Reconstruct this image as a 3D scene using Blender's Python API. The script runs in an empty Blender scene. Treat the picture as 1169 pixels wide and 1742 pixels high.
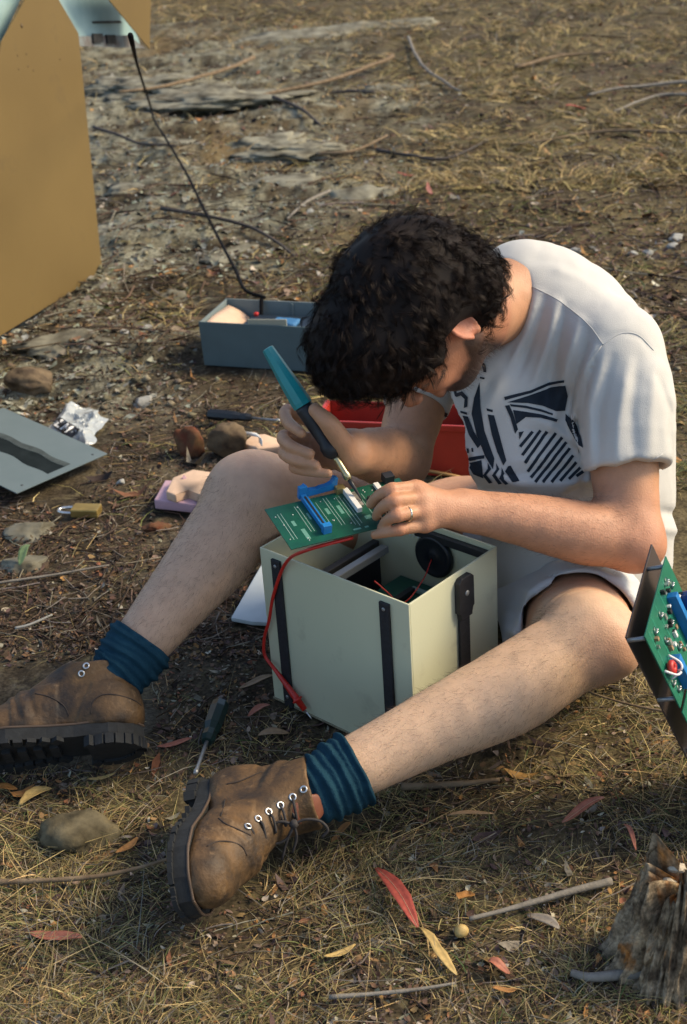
import bpy, bmesh, math, random
import numpy as np
from mathutils import Vector, Matrix
from mathutils.bvhtree import BVHTree

random.seed(7)
RNG = np.random.default_rng(11)
SC = bpy.context.scene
COL = SC.collection

# ------------------------------------------------------------------ camera
CAM_H, PITCH, ROLL, LENS = 1.317, 27.085, -3.92, 50.0
_p, _r = math.radians(PITCH), math.radians(ROLL)
FW = np.array([0, math.cos(_p), -math.sin(_p)])
_u0 = np.array([0, math.sin(_p), math.cos(_p)]); _r0 = np.array([1.0, 0, 0])
RT = math.cos(_r) * _r0 + math.sin(_r) * _u0
UP = -math.sin(_r) * _r0 + math.cos(_r) * _u0
CAMP = np.array([0, 0, CAM_H])
cam = bpy.data.cameras.new('camera')
cam.sensor_fit = 'VERTICAL'; cam.sensor_height = 36; cam.lens = LENS
cam.clip_start = 0.05; cam.clip_end = 400
cam.dof.use_dof = True; cam.dof.focus_distance = 2.05; cam.dof.aperture_fstop = 8.0
camo = bpy.data.objects.new('camera', cam); COL.objects.link(camo)
M = Matrix.Identity(4)
for i in range(3):
    M[i][0], M[i][1], M[i][2], M[i][3] = RT[i], UP[i], -FW[i], CAMP[i]
camo.matrix_world = M
SC.camera = camo

# ------------------------------------------------------------------ daylight
SUN_AZ = math.radians(85)   # from +Y towards +X
SUN_EL = math.radians(41)
world = bpy.data.worlds.new('World'); SC.world = world; world.use_nodes = True
wn = world.node_tree.nodes; wl = world.node_tree.links
bg = wn['Background']
sky = wn.new('ShaderNodeTexSky'); sky.sky_type = 'NISHITA'; sky.sun_disc = False
sky.sun_elevation = SUN_EL; sky.sun_rotation = SUN_AZ
sky.air_density = 1.0; sky.dust_density = 2.0
wl.new(sky.outputs[0], bg.inputs[0]); bg.inputs[1].default_value = 0.15
sun = bpy.data.lights.new('sun', 'SUN'); sun.energy = 2.7; sun.angle = math.radians(18.0)
sun.color = (1.0, 0.81, 0.53)
suno = bpy.data.objects.new('sun', sun); COL.objects.link(suno)
_sd = Vector((math.sin(SUN_AZ) * math.cos(SUN_EL), math.cos(SUN_AZ) * math.cos(SUN_EL), math.sin(SUN_EL)))
suno.rotation_euler = _sd.to_track_quat('Z', 'Y').to_euler()
suno.location = (3, 2, 6)
SC.view_settings.view_transform = 'Standard'; SC.view_settings.look = 'None'
SC.view_settings.exposure = 0.68; SC.view_settings.gamma = 1.0
SC.view_settings.use_curve_mapping = False
SC.cycles.max_bounces = 6; SC.cycles.use_denoising = True

# ------------------------------------------------------------------ photo geometry helpers (1169 x 1742 pixels)
FPX = 1742 * LENS / 36.0
def ray(px, py):
    return FW + RT * ((px - 584.5) / FPX) - UP * ((py - 871.0) / FPX)
def P(px, py, d):
    "point at depth d in front of the camera"
    return CAMP + ray(px, py) * d
def G(px, py, z=0.0):
    "point at height z above the ground datum"
    r = ray(px, py)
    return CAMP + r * ((z - CAM_H) / r[2])
def cv(x, y, z):
    "direction: right, up, towards the viewer"
    v = RT * x + UP * y - FW * z
    return v / np.linalg.norm(v)
def proj(p):
    d = np.asarray(p) - CAMP; w = d @ FW
    return np.array([584.5 + FPX * (d @ RT) / w, 871 - FPX * (d @ UP) / w, w])
def nrm(v):
    v = np.asarray(v, float); return v / np.linalg.norm(v)

# ------------------------------------------------------------------ noise
_NT = np.random.default_rng(5).uniform(-1, 1, 64 ** 3).astype(np.float32)
def vnoise(p, freq, seed=0):
    q = np.asarray(p, np.float64) * freq + (seed * 7.31 % 61)
    i = np.floor(q).astype(np.int32); f = (q - i).astype(np.float32); f = f * f * (3 - 2 * f)
    x0, y0, z0 = ((i[..., 0] + seed * 13) & 63) << 12, ((i[..., 1] + seed * 29) & 63) << 6, (i[..., 2] + seed * 5) & 63
    x1, y1, z1 = (x0 + 4096) & 262143, (y0 + 64) & 4095, (z0 + 1) & 63
    fx, fy, fz = f[..., 0], f[..., 1], f[..., 2]
    def row(x, y):
        s = x + y; a = _NT[s + z0]; return a + (_NT[s + z1] - a) * fz
    a = row(x0, y0); a = a + (row(x0, y1) - a) * fy
    c = row(x1, y0); c = c + (row(x1, y1) - c) * fy
    return (a + (c - a) * fx).astype(np.float64)
def fbm(p, freq, oct=4, seed=0, gain=.5):
    a, o, t = 1.0, 0, 0
    for n in range(oct):
        o = o + a * vnoise(p, freq, seed + n); t += a; a *= gain; freq *= 2.03
    return o / t

# ------------------------------------------------------------------ scene graph helpers
def mesh_from(name, v, f, smooth=True):
    me = bpy.data.meshes.new(name)
    v = np.asarray(v, np.float32)
    if isinstance(f, np.ndarray):
        n, k = f.shape
        me.vertices.add(len(v)); me.vertices.foreach_set('co', v.ravel())
        me.loops.add(n * k); me.loops.foreach_set('vertex_index', f.astype(np.int32).ravel())
        me.polygons.add(n); me.polygons.foreach_set('loop_start', np.arange(0, n * k, k, dtype=np.int32))
        me.polygons.foreach_set('loop_total', np.full(n, k, np.int32))
        me.update(calc_edges=True); me.validate()
    else:
        me.from_pydata([tuple(map(float, q)) for q in v], [], f); me.update()
    if smooth:
        me.polygons.foreach_set('use_smooth', np.ones(len(me.polygons), bool))
    return me
def obj(name, me, m=None, parent=None):
    o = bpy.data.objects.new(name, me); COL.objects.link(o)
    if m is not None and me is not None and not me.materials:
        me.materials.append(m)
    if parent is not None:
        o.parent = parent
        o.matrix_parent_inverse = Matrix.Translation(-parent.location) if parent.parent is None else Matrix.Identity(4)
    return o
def tag(o, label, cat, group=None):
    o['label'] = label; o['category'] = cat
    if group: o['group'] = group
    return o
def thing(name, label, cat, loc=(0, 0, 0), group=None):
    o = bpy.data.objects.new(name, None); COL.objects.link(o)
    o.empty_display_size = .05
    o.location = tuple(map(float, loc)); o.matrix_world = Matrix.Translation(Vector(tuple(map(float, loc))))
    return tag(o, label, cat, group)
def bm_obj(name, bm, m, parent=None, smooth=False, bevel=0.0, seg=2):
    if bevel > 0:
        bmesh.ops.bevel(bm, geom=[e for e in bm.edges], offset=bevel, segments=seg, affect='EDGES', profile=.6, clamp_overlap=True)
    bmesh.ops.recalc_face_normals(bm, faces=bm.faces)
    me = bpy.data.meshes.new(name); bm.to_mesh(me); bm.free()
    if smooth:
        me.polygons.foreach_set('use_smooth', np.ones(len(me.polygons), bool))
    return obj(name, me, m, parent)
def fr(o, x, y, z):
    "frame matrix from origin and three axes"
    mm = Matrix.Identity(4)
    for i in range(3):
        mm[i][0], mm[i][1], mm[i][2], mm[i][3] = x[i], y[i], z[i], o[i]
    return mm
def bbox_bm(lo, hi, mtx=None, bm=None):
    bm = bm or bmesh.new()
    vs = []
    for x in (lo[0], hi[0]):
        for y in (lo[1], hi[1]):
            for z in (lo[2], hi[2]):
                q = Vector((x, y, z)); vs.append(bm.verts.new(mtx @ q if mtx else q))
    for a in ((0, 1, 3, 2), (4, 6, 7, 5), (0, 4, 5, 1), (2, 3, 7, 6), (0, 2, 6, 4), (1, 5, 7, 3)):
        bm.faces.new([vs[i] for i in a])
    return bm
def box(name, lo, hi, m, parent=None, mtx=None, bevel=.0008):
    return bm_obj(name, bbox_bm(lo, hi, mtx), m, parent, bevel=bevel, smooth=False)
def prism_bm(poly, z0, z1, mtx=None, bm=None):
    "polygon in local xy extruded z0..z1"
    bm = bm or bmesh.new()
    a = [bm.verts.new(mtx @ Vector((x, y, z0)) if mtx else Vector((x, y, z0))) for x, y in poly]
    b = [bm.verts.new(mtx @ Vector((x, y, z1)) if mtx else Vector((x, y, z1))) for x, y in poly]
    n = len(poly)
    bm.faces.new(a[::-1]); bm.faces.new(b)
    for i in range(n):
        bm.faces.new((a[i], a[(i + 1) % n], b[(i + 1) % n], b[i]))
    return bm
def catmull(pts, n=8):
    pts = [np.asarray(p, float) for p in pts]
    q = [2 * pts[0] - pts[1]] + pts + [2 * pts[-1] - pts[-2]]
    out = []
    for i in range(1, len(q) - 2):
        for t in np.linspace(0, 1, n, endpoint=False):
            a, b, c, d = q[i - 1:i + 3]
            out.append(.5 * ((2 * b) + (-a + c) * t + (2 * a - 5 * b + 4 * c - d) * t * t + (-a + 3 * b - 3 * c + d) * t ** 3))
    out.append(pts[-1]); return np.array(out)
def tube_geo(pts, rad, sides=8, cap=True):
    pts = np.asarray(pts, float); n = len(pts)
    rad = np.broadcast_to(np.asarray(rad, float), (n,))
    tg = np.gradient(pts, axis=0); tg /= np.linalg.norm(tg, axis=1)[:, None] + 1e-12
    ref = np.array([0, 0, 1.0]) if abs(tg[0][2]) < .9 else np.array([1.0, 0, 0])
    v, f = [], []
    x = nrm(np.cross(tg[0], ref))
    for i in range(n):
        x = nrm(x - tg[i] * (x @ tg[i])); y = np.cross(tg[i], x)
        for s in range(sides):
            a = 2 * math.pi * s / sides
            v.append(pts[i] + rad[i] * (math.cos(a) * x + math.sin(a) * y))
    for i in range(n - 1):
        for s in range(sides):
            s2 = (s + 1) % sides
            f.append((i * sides + s, i * sides + s2, (i + 1) * sides + s2, (i + 1) * sides + s))
    if cap:
        f.append(tuple(range(sides - 1, -1, -1))); f.append(tuple(range((n - 1) * sides, n * sides)))
    return v, f
def tube(name, pts, rad, m, parent=None, sides=8):
    v, f = tube_geo(pts, rad, sides)
    return obj(name, mesh_from(name, v, f), m, parent)
def lathe(name, prof, m, mtx, parent=None, sides=16, smooth=True):
    "prof: (z, r) along local z"
    v, f = [], []
    for z, r in prof:
        for s in range(sides):
            a = 2 * math.pi * s / sides; q = mtx @ Vector((r * math.cos(a), r * math.sin(a), z)); v.append(tuple(q))
    for i in range(len(prof) - 1):
        for s in range(sides):
            s2 = (s + 1) % sides
            f.append((i * sides + s, i * sides + s2, (i + 1) * sides + s2, (i + 1) * sides + s))
    f.append(tuple(range(sides - 1, -1, -1))); f.append(tuple(range((len(prof) - 1) * sides, len(prof) * sides)))
    return obj(name, mesh_from(name, v, f, smooth), m, parent)
def axis_frame(a, b, hint=(0, 0, 1)):
    "frame at a with local z towards b"
    z = nrm(np.asarray(b) - np.asarray(a)); x = np.cross(np.asarray(hint, float), z)
    if np.linalg.norm(x) < 1e-4: x = np.cross(np.array([1.0, 0, 0]), z)
    x = nrm(x); return fr(a, x, np.cross(z, x), z)

# ------------------------------------------------------------------ materials
MATS = {}
def mat(name, col, rough=.6, var=.0, vscale=30.0, col2=None, bump=.0, bscale=200.0, metal=0.0, spec=.5, sss=0.0, attr=None, detail=5, coords='Object'):
    if name in MATS: return MATS[name]
    m = bpy.data.materials.new(name); m.use_nodes = True
    nt = m.node_tree; N = nt.nodes; L = nt.links
    b = N['Principled BSDF']
    b.inputs['Roughness'].default_value = rough; b.inputs['Metallic'].default_value = metal
    b.inputs['Specular IOR Level'].default_value = spec
    if sss:
        b.inputs['Subsurface Weight'].default_value = sss
        b.inputs['Subsurface Radius'].default_value = (.012, .005, .0025); b.inputs['Subsurface Scale'].default_value = .6
    tc = N.new('ShaderNodeTexCoord')
    src = None
    if attr:
        a = N.new('ShaderNodeAttribute'); a.attribute_name = attr; src = a.outputs['Color']
    if col2 is not None or var:
        nz = N.new('ShaderNodeTexNoise'); nz.inputs['Scale'].default_value = vscale; nz.inputs['Detail'].default_value = detail
        L.new(tc.outputs[coords], nz.inputs['Vector'])
        rp = N.new('ShaderNodeMapRange'); rp.inputs[1].default_value = .3; rp.inputs[2].default_value = .7
        L.new(nz.outputs[0], rp.inputs[0])
        if attr:
            mx = N.new('ShaderNodeMix'); mx.data_type = 'RGBA'; mx.blend_type = 'MULTIPLY'
            mx.inputs[0].default_value = 1.0
            r2 = N.new('ShaderNodeMapRange'); r2.inputs[3].default_value = 1 - var; r2.inputs[4].default_value = 1 + var
            L.new(rp.outputs[0], r2.inputs[0])
            L.new(src, mx.inputs[6]); L.new(r2.outputs[0], mx.inputs[7]); src = mx.outputs[2]
        else:
            c2 = col2 if col2 is not None else tuple(min(1, c * (1 + var)) for c in col)
            c1 = col if col2 is not None else tuple(c * (1 - var) for c in col)
            mx = N.new('ShaderNodeMix'); mx.data_type = 'RGBA'
            mx.inputs[6].default_value = (*c1, 1); mx.inputs[7].default_value = (*c2, 1)
            L.new(rp.outputs[0], mx.inputs[0]); src = mx.outputs[2]
    if src is not None: L.new(src, b.inputs['Base Color'])
    else: b.inputs['Base Color'].default_value = (*col, 1)
    if bump:
        nb = N.new('ShaderNodeTexNoise'); nb.inputs['Scale'].default_value = bscale; nb.inputs['Detail'].default_value = 4
        L.new(tc.outputs[coords], nb.inputs['Vector'])
        bp = N.new('ShaderNodeBump'); bp.inputs['Strength'].default_value = bump; bp.inputs['Distance'].default_value = .002
        L.new(nb.outputs[0], bp.inputs['Height']); L.new(bp.outputs[0], b.inputs['Normal'])
    MATS[name] = m
    return m
def set_attr(me, name, rgb):
    a = me.color_attributes.new(name, 'FLOAT_COLOR', 'POINT')
    d = np.ones((len(me.vertices), 4), np.float32); d[:, :3] = rgb
    a.data.foreach_set('color', d.ravel())
def scuff(m, col, scale, lo, hi, fac):
    "worn smudges with a shape of their own over a material's colour"
    nt = m.node_tree; N = nt.nodes; L = nt.links; b = N['Principled BSDF']
    src = b.inputs['Base Color'].links[0].from_socket if b.inputs['Base Color'].links else None
    tc = N.new('ShaderNodeTexCoord'); nz = N.new('ShaderNodeTexNoise'); nz.inputs['Scale'].default_value = scale; nz.inputs['Detail'].default_value = 10; nz.inputs['Roughness'].default_value = .7
    mr = N.new('ShaderNodeMapRange'); mr.inputs[1].default_value = lo; mr.inputs[2].default_value = hi; mr.inputs[4].default_value = fac
    mx = N.new('ShaderNodeMix'); mx.data_type = 'RGBA'; mx.inputs[7].default_value = (*col, 1)
    L.new(tc.outputs['Object'], nz.inputs['Vector']); L.new(nz.outputs[0], mr.inputs[0]); L.new(mr.outputs[0], mx.inputs[0])
    if src: L.new(src, mx.inputs[6])
    else: mx.inputs[6].default_value = b.inputs['Base Color'].default_value
    L.new(mx.outputs[2], b.inputs['Base Color'])
# ------------------------------------------------------------------ blended implicit surfaces, meshed with surface nets
def multi_cone(A, Bq, ra, rb):
    BA = Bq - A; l2 = np.maximum((BA * BA).sum(1), 1e-12); c0 = (A * BA).sum(1); aa = (A * A).sum(1)
    W = np.concatenate([BA, A]).T.copy(); m = len(A); dr = rb - ra
    def fn(p):
        q = p @ W
        sd = q[:, :m] - c0
        t = np.clip(sd / l2, 0, 1)
        d2 = (p * p).sum(1)[:, None] - 2 * q[:, m:] + aa + t * (t * l2 - 2 * sd)
        d = np.sqrt(np.maximum(d2, 0)) - (ra + t * dr)
        return d[:, 0] if m == 1 else d.min(1)
    return fn
class Field:
    def __init__(s): s.pr = []; s.disp = None
    def add(s, fn, c, R, k=.01, op='u'):
        s.pr.append((fn, np.asarray(c, float), R, k, op)); return s
    def cone(s, a, b, ra, rb, k=.01, op='u', flat=None):
        a = np.asarray(a, float); b = np.asarray(b, float); ba = b - a; l2 = max(ba @ ba, 1e-12)
        if flat is None:
            fn = multi_cone(np.array([a]), np.array([b]), np.array([ra]), np.array([rb]))
            m = 1.0
        else:
            n, sc = nrm(flat[0]), flat[1]
            def fn(p):
                pa = p - a; t = np.clip(pa @ ba / l2, 0, 1)
                q = pa - t[:, None] * ba
                h = q @ n; q = q + (h * (1 / sc - 1))[:, None] * n
                return (np.sqrt((q * q).sum(1)) - (ra + t * (rb - ra))) * min(1, sc)
            m = max(1, sc)
        return s.add(fn, (a + b) / 2, math.sqrt(l2) / 2 + max(ra, rb) * m, k, op)
    def chain(s, pts, rad, k=.01, n=4, op='u', flat=None):
        pts = [np.asarray(p, float) for p in pts]
        d = np.array([np.append(p, r) for p, r in zip(pts, rad)])
        c = catmull(d, n) if n > 1 else d
        if flat is None:
            fn = multi_cone(c[:-1, :3], c[1:, :3], c[:-1, 3], c[1:, 3])
        else:
            sub = Field()
            for i in range(len(c) - 1):
                sub.cone(c[i][:3], c[i + 1][:3], c[i][3], c[i + 1][3], 0, 'u', flat)
            fns = [q[0] for q in sub.pr]
            def fn(p):
                o = fns[0](p)
                for g in fns[1:]: o = np.minimum(o, g(p))
                return o
        ctr = c[:, :3].mean(0); R = (np.linalg.norm(c[:, :3] - ctr, axis=1) + c[:, 3] * (1 if flat is None else max(1, flat[1]))).max()
        return s.add(fn, ctr, R, k, op)
    def ell(s, c, ax, r, k=.01, op='u'):
        c = np.asarray(c, float); A = np.array([nrm(a) for a in ax]); r = np.asarray(r, float)
        def fn(p):
            q = (p - c) @ A.T
            k0 = np.sqrt(((q / r) ** 2).sum(1)); k1 = np.sqrt(((q / r ** 2) ** 2).sum(1)) + 1e-9
            return k0 * (k0 - 1) / k1
        return s.add(fn, c, r.max(), k, op)
    def rbox(s, c, ax, half, rr, k=.005, op='u'):
        c = np.asarray(c, float); A = np.array([nrm(a) for a in ax]); half = np.asarray(half, float) - rr
        def fn(p):
            q = np.abs((p - c) @ A.T) - half
            return np.sqrt((np.maximum(q, 0) ** 2).sum(1)) + np.minimum(q.max(1), 0) - rr
        return s.add(fn, c, np.linalg.norm(half) + rr, k, op)
    def cut(s, o, n, ctr, R, k=.004):
        "remove what lies beyond the plane (o, n) inside the sphere (ctr, R)"
        o = np.asarray(o, float); n = nrm(n); ctr = np.asarray(ctr, float)
        def fn(p):
            return np.maximum(-((p - o) @ n), np.sqrt(((p - ctr) ** 2).sum(1)) - R)
        return s.add(fn, ctr, R, k, 's')
    def eval(s, p, prs=None):
        d = np.full(len(p), .5)
        for fn, c, R, k, op in (s.pr if prs is None else prs):
            e = fn(p)
            if op == 'u':
                if k > 0:
                    h = np.maximum(k - np.abs(d - e), 0)
                    d = np.minimum(d, e) - h * h * (.25 / k)
                else: d = np.minimum(d, e)
            else:
                e = -e
                if k > 0:
                    h = np.maximum(k - np.abs(d - e), 0)
                    d = np.maximum(d, e) + h * h * (.25 / k)
                else: d = np.maximum(d, e)
        if s.disp is not None:
            near = np.abs(d) < .016
            if near.any(): d[near] -= s.disp(p[near])
        return d
    def bounds(s):
        lo = np.min([c - R for _, c, R, _, op in s.pr if op == 'u'], 0); hi = np.max([c + R for _, c, R, _, op in s.pr if op == 'u'], 0)
        return lo - .02, hi + .02
    def mesh(s, h, lo=None, hi=None, relax=1):
        l, u = s.bounds()
        lo = l if lo is None else np.maximum(l, lo); hi = u if hi is None else np.minimum(u, hi)
        nb = np.ceil((hi - lo) / (h * 16)).astype(int)
        V = np.full(tuple(nb * 16), .5, np.float32)
        C = np.array([q[1] for q in s.pr]); R = np.array([q[2] for q in s.pr]); K = np.array([q[3] for q in s.pr])
        sub = np.stack(np.meshgrid(*[np.arange(4)] * 3, indexing='ij'), -1).reshape(-1, 3)
        W = h * 16
        def work(bi):
            o = lo + bi * W; ctr = o + W * .47
            gap = np.sqrt(((C - ctr) ** 2).sum(1)) - R - W * .87
            ok = np.nonzero(gap < K + .002)[0]
            if not len(ok): return
            prs = [s.pr[i] for i in ok]
            if all(q[4] == 's' for q in prs): return
            sc = o + (sub * 4 + 1.5) * h
            cd = s.eval(sc, prs)
            i0 = bi * 16
            V[i0[0]:i0[0] + 16, i0[1]:i0[1] + 16, i0[2]:i0[2] + 16] = np.repeat(np.repeat(np.repeat(cd.reshape(4, 4, 4), 4, 0), 4, 1), 4, 2)
            act = np.nonzero(np.abs(cd) < 4 * h * .87 * 1.25 + .0025)[0]
            if not len(act): return
            pts = (sub[act][:, None, :] * 4 + sub[None]).reshape(-1, 3)
            d = s.eval(o + pts * h, prs)
            pts = pts + i0
            V[pts[:, 0], pts[:, 1], pts[:, 2]] = d
        bl = [np.array(q) for q in np.ndindex(*nb)]
        for q in bl: work(q)
        return surface_nets(V, lo, h, relax)
def surface_nets(V, lo, h, relax=1):
    S = V < 0
    cnt = np.zeros(tuple(np.array(V.shape) - 1), np.int8)
    for dx in (0, 1):
        for dy in (0, 1):
            for dz in (0, 1):
                cnt += S[dx:S.shape[0] - 1 + dx, dy:S.shape[1] - 1 + dy, dz:S.shape[2] - 1 + dz]
    m = (cnt > 0) & (cnt < 8)
    c = np.argwhere(m); idx = np.full(m.shape, -1, np.int32); idx[m] = np.arange(len(c))
    acc = np.zeros((len(c), 3)); num = np.zeros(len(c))
    cor = [np.array(q) for q in ((0, 0, 0), (1, 0, 0), (0, 1, 0), (1, 1, 0), (0, 0, 1), (1, 0, 1), (0, 1, 1), (1, 1, 1))]
    val = [V[c[:, 0] + q[0], c[:, 1] + q[1], c[:, 2] + q[2]].astype(float) for q in cor]
    for a, b in ((0, 1), (2, 3), (4, 5), (6, 7), (0, 2), (1, 3), (4, 6), (5, 7), (0, 4), (1, 5), (2, 6), (3, 7)):
        x = (val[a] < 0) != (val[b] < 0)
        t = val[a][x] / (val[a][x] - val[b][x])
        acc[x] += cor[a] + t[:, None] * (cor[b] - cor[a]); num[x] += 1
    v = lo + (c + acc / num[:, None]) * h
    fs = []
    for ax in range(3):
        o1, o2 = [(1, 2), (2, 0), (0, 1)][ax]
        sl0 = [slice(None)] * 3; sl1 = [slice(None)] * 3
        sl0[ax] = slice(0, -1); sl1[ax] = slice(1, None)
        A = S[tuple(sl0)]; Bq = S[tuple(sl1)]
        e = np.argwhere(A != Bq)
        ok = (e[:, o1] > 0) & (e[:, o2] > 0) & (e[:, o1] < m.shape[o1]) & (e[:, o2] < m.shape[o2])
        e = e[ok]
        d1 = np.zeros(3, int); d1[o1] = 1; d2 = np.zeros(3, int); d2[o2] = 1
        q = [e - d1 - d2, e - d2, e, e - d1]
        f = np.stack([idx[k[:, 0], k[:, 1], k[:, 2]] for k in q], 1)
        s0 = A[e[:, 0], e[:, 1], e[:, 2]]
        f[~s0] = f[~s0][:, ::-1]
        fs.append(f)
    f = np.concatenate(fs); f = f[(f >= 0).all(1)]
    for _ in range(relax):
        ia = np.concatenate([f[:, a] for a in range(4) for _q in (0, 1)])
        ib = np.concatenate([f[:, b] for a in range(4) for b in ((a + 1) % 4, (a + 3) % 4)])
        n_ = np.bincount(ia, minlength=len(v))
        s_ = np.stack([np.bincount(ia, v[ib, q], minlength=len(v)) for q in range(3)], 1)
        v = .5 * v + .5 * s_ / np.maximum(n_, 1)[:, None]
    return v, f
def seg_dist(p, a, b):
    a = np.asarray(a); b = np.asarray(b); ba = b - a
    t = np.clip((p - a) @ ba / (ba @ ba), 0, 1)
    q = p - a - t[:, None] * ba
    return np.sqrt((q * q).sum(1)), t
# ================================================================== GROUND
def poly_sdf(x, y, poly):
    "signed distance to a polygon in the ground plane, negative inside"
    p = np.stack([x, y], -1).reshape(-1, 2); poly = np.asarray(poly, float); n = len(poly)
    d = np.full(len(p), 1e9); ins = np.zeros(len(p), bool)
    for i in range(n):
        a, b = poly[i], poly[(i + 1) % n]; e = b - a; w = p - a
        t = np.clip((w @ e) / (e @ e), 0, 1); q = w - t[:, None] * e
        d = np.minimum(d, np.sqrt((q * q).sum(1)))
        c = ((a[1] > p[:, 1]) != (b[1] > p[:, 1])) & (p[:, 0] < (b[0] - a[0]) * (p[:, 1] - a[1]) / (b[1] - a[1] + 1e-12) + a[0])
        ins ^= c
    return np.where(ins, -d, d).reshape(np.shape(x))
def gpoly(pts): return [G(x, y)[:2] for x, y in pts]
ROCKZ = gpoly([(140, 70), (300, 46), (520, 60), (650, 130), (690, 220), (600, 320), (500, 400), (470, 470), (330, 500), (300, 600), (220, 680), (60, 720), (-300, 800), (-300, 560), (-100, 300)])
DIRTZ = gpoly([(-400, 700), (60, 690), (300, 600), (560, 620), (640, 800), (560, 1000), (470, 1240), (330, 1300), (60, 1330), (-400, 1345)])
def p2(x, y): return np.stack([x, y, np.zeros_like(x)], -1)
def zones(x, y):
    q = p2(x, y); wob = .16 * fbm(q, 3.0, 3, 31) * np.clip(y / 2.2, .35, 3)
    s = np.clip(y / 2, .5, 4)
    rock = np.clip(.5 - (poly_sdf(x, y, ROCKZ) + wob) / (.22 * s), 0, 1)
    dirt = np.clip(.5 - (poly_sdf(x, y, DIRTZ) + wob * .7) / (.16 * s), 0, 1)
    return rock, dirt
def hgt(x, y, rock=None):
    x = np.asarray(x, float); y = np.asarray(y, float); q = p2(x, y)
    if rock is None: rock, _ = zones(x, y)
    far = np.clip((y - 2.3) / 2.5, 0, 1)
    h = .007 * fbm(q, 7, 3, 1) + .0035 * fbm(q, 34, 2, 5) - .004
    h = h + far * .045 * fbm(q, 1.1, 3, 9)
    led = fbm(q * np.array([.7, 1.6, 1]), 3.2, 4, 14)
    h = h + rock * np.clip((y - 2.0) / 1.2, 0, 1) * (.038 * np.clip(led * 2.2, -.4, .8) + .02 * fbm(q, 11, 3, 17))
    h = h + rock * .008 * fbm(q, 16, 3, 19)
    return h
def GZ(px, py, lift=.0):
    "point on the uneven ground below a pixel, raised by lift"
    z = 0.0
    for _ in range(5):
        c = G(px, py, z); z = .5 * z + .5 * (float(hgt(np.array([c[0]]), np.array([c[1]]))[0]) + lift)
    return G(px, py, z)
rows = [-25.0, -6, -1.5, -.4, .2, .5, .7] + list(.85 * np.exp(np.linspace(0, math.log(14 / .85), 430))) + [16, 20, 28, 45, 90, 180, 320]
ss = np.concatenate([[-14, -6, -3.2, -2.2], np.linspace(-1.6, -1.02, 26), np.linspace(-1, 1, 400), np.linspace(1.02, 1.6, 26), [2.2, 3.2, 6, 14]])
RY, SS = np.meshgrid(np.array(rows), ss, indexing='ij')
RX = SS * (.22 + .30 * np.abs(RY)) + .02 * RY
rk, dr = zones(RX, RY)
RZ = hgt(RX, RY, rk) * (RY < 30)
q = p2(RX, RY)
n1, n2, n3 = fbm(q, 2.3, 4, 41), fbm(q, 9, 4, 43), fbm(q, 40, 3, 47)
def lerp(a, b, t): return a + (b - a) * np.clip(t, 0, 1)[..., None]
soil, soil2, ochre, lich, lich2, straw = (np.array(c) for c in ((.040, .031, .020), (.080, .062, .037), (.125, .086, .040), (.185, .180, .128), (.27, .26, .190), (.145, .116, .056)))
C = lerp(soil + 0 * q, soil2, .5 + n2 * .9)
C = lerp(C, straw, (.35 + n1 * .8 + n2 * .5) * (1 - rk) * (1 - dr))
lm = rk * np.clip(.58 + n2 * 1.6 + n3 * .6 + n1 * .6, 0, 1)
C = lerp(C, lich, lm); C = lerp(C, lich2, lm * np.clip(n3 * 2 + n2, 0, 1) * .9)
C = lerp(C, ochre, rk * np.clip((n1 - .02) * 3.2 - n2 * .5, 0, 1) * .85)
C = lerp(C, np.array((.10, .085, .062)), dr * np.clip(.1 + n2 + n3, 0, 1) * .8)
nr, nc = RY.shape
gi = np.arange(nr * nc).reshape(nr, nc)
gf = np.stack([gi[:-1, :-1], gi[:-1, 1:], gi[1:, 1:], gi[1:, :-1]], -1).reshape(-1, 4)
g_me = mesh_from('ground', np.stack([RX, RY, RZ], -1).reshape(-1, 3), gf)
set_attr(g_me, 'tint', C.reshape(-1, 3))
gmat = mat('ground_soil', (.1, .1, .1), .95, var=.55, vscale=160, bump=.9, bscale=110, attr='tint', spec=.1, detail=8)
scuff(gmat, (.018, .014, .010), 11, .50, .62, .75); scuff(gmat, (.20, .165, .085), 23, .54, .68, .7); scuff(gmat, (.21, .205, .16), 37, .60, .70, .6)
ground = obj('ground', g_me, gmat); ground['kind'] = 'structure'

# footprints where nothing grows through a thing
KEEP = [gpoly(q) for q in (
    [(-60, 770), (38, 705), (185, 773), (106, 866), (-60, 800)], [(80, 740), (110, 690), (190, 700), (170, 770)], [(90, 850), (175, 850), (175, 885), (90, 885)],
    [(335, 640), (335, 510), (640, 520), (640, 640)], [(520, 825), (520, 700), (810, 715), (810, 825)], [(262, 884), (280, 800), (400, 800), (400, 884)],
    [(440, 1130), (560, 1010), (760, 1060), (850, 1110), (700, 1320), (610, 1262), (468, 1190)], [(-80, 1300), (-80, 1150), (250, 1100), (262, 1300)], [(300, 1540), (300, 1350), (560, 1300), (640, 1390), (480, 1460), (360, 1560)],
    [(820, 1180), (780, 900), (1240, 820), (1240, 1080), (1060, 1120)], [(1066, 1660), (1080, 1560), (1200, 1560), (1200, 1660)], [(388, 1070), (440, 960), (490, 980), (472, 1070)])]
def keep_out(x, y):
    m = np.zeros(len(x), bool)
    for k in KEEP:
        k = np.array(k); lo, hi = k.min(0) - .01, k.max(0) + .01
        c = np.nonzero((x > lo[0]) & (x < hi[0]) & (y > lo[1]) & (y < hi[1]))[0]
        if len(c): m[c] |= poly_sdf(x[c], y[c], k) < .004
    return m
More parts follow.
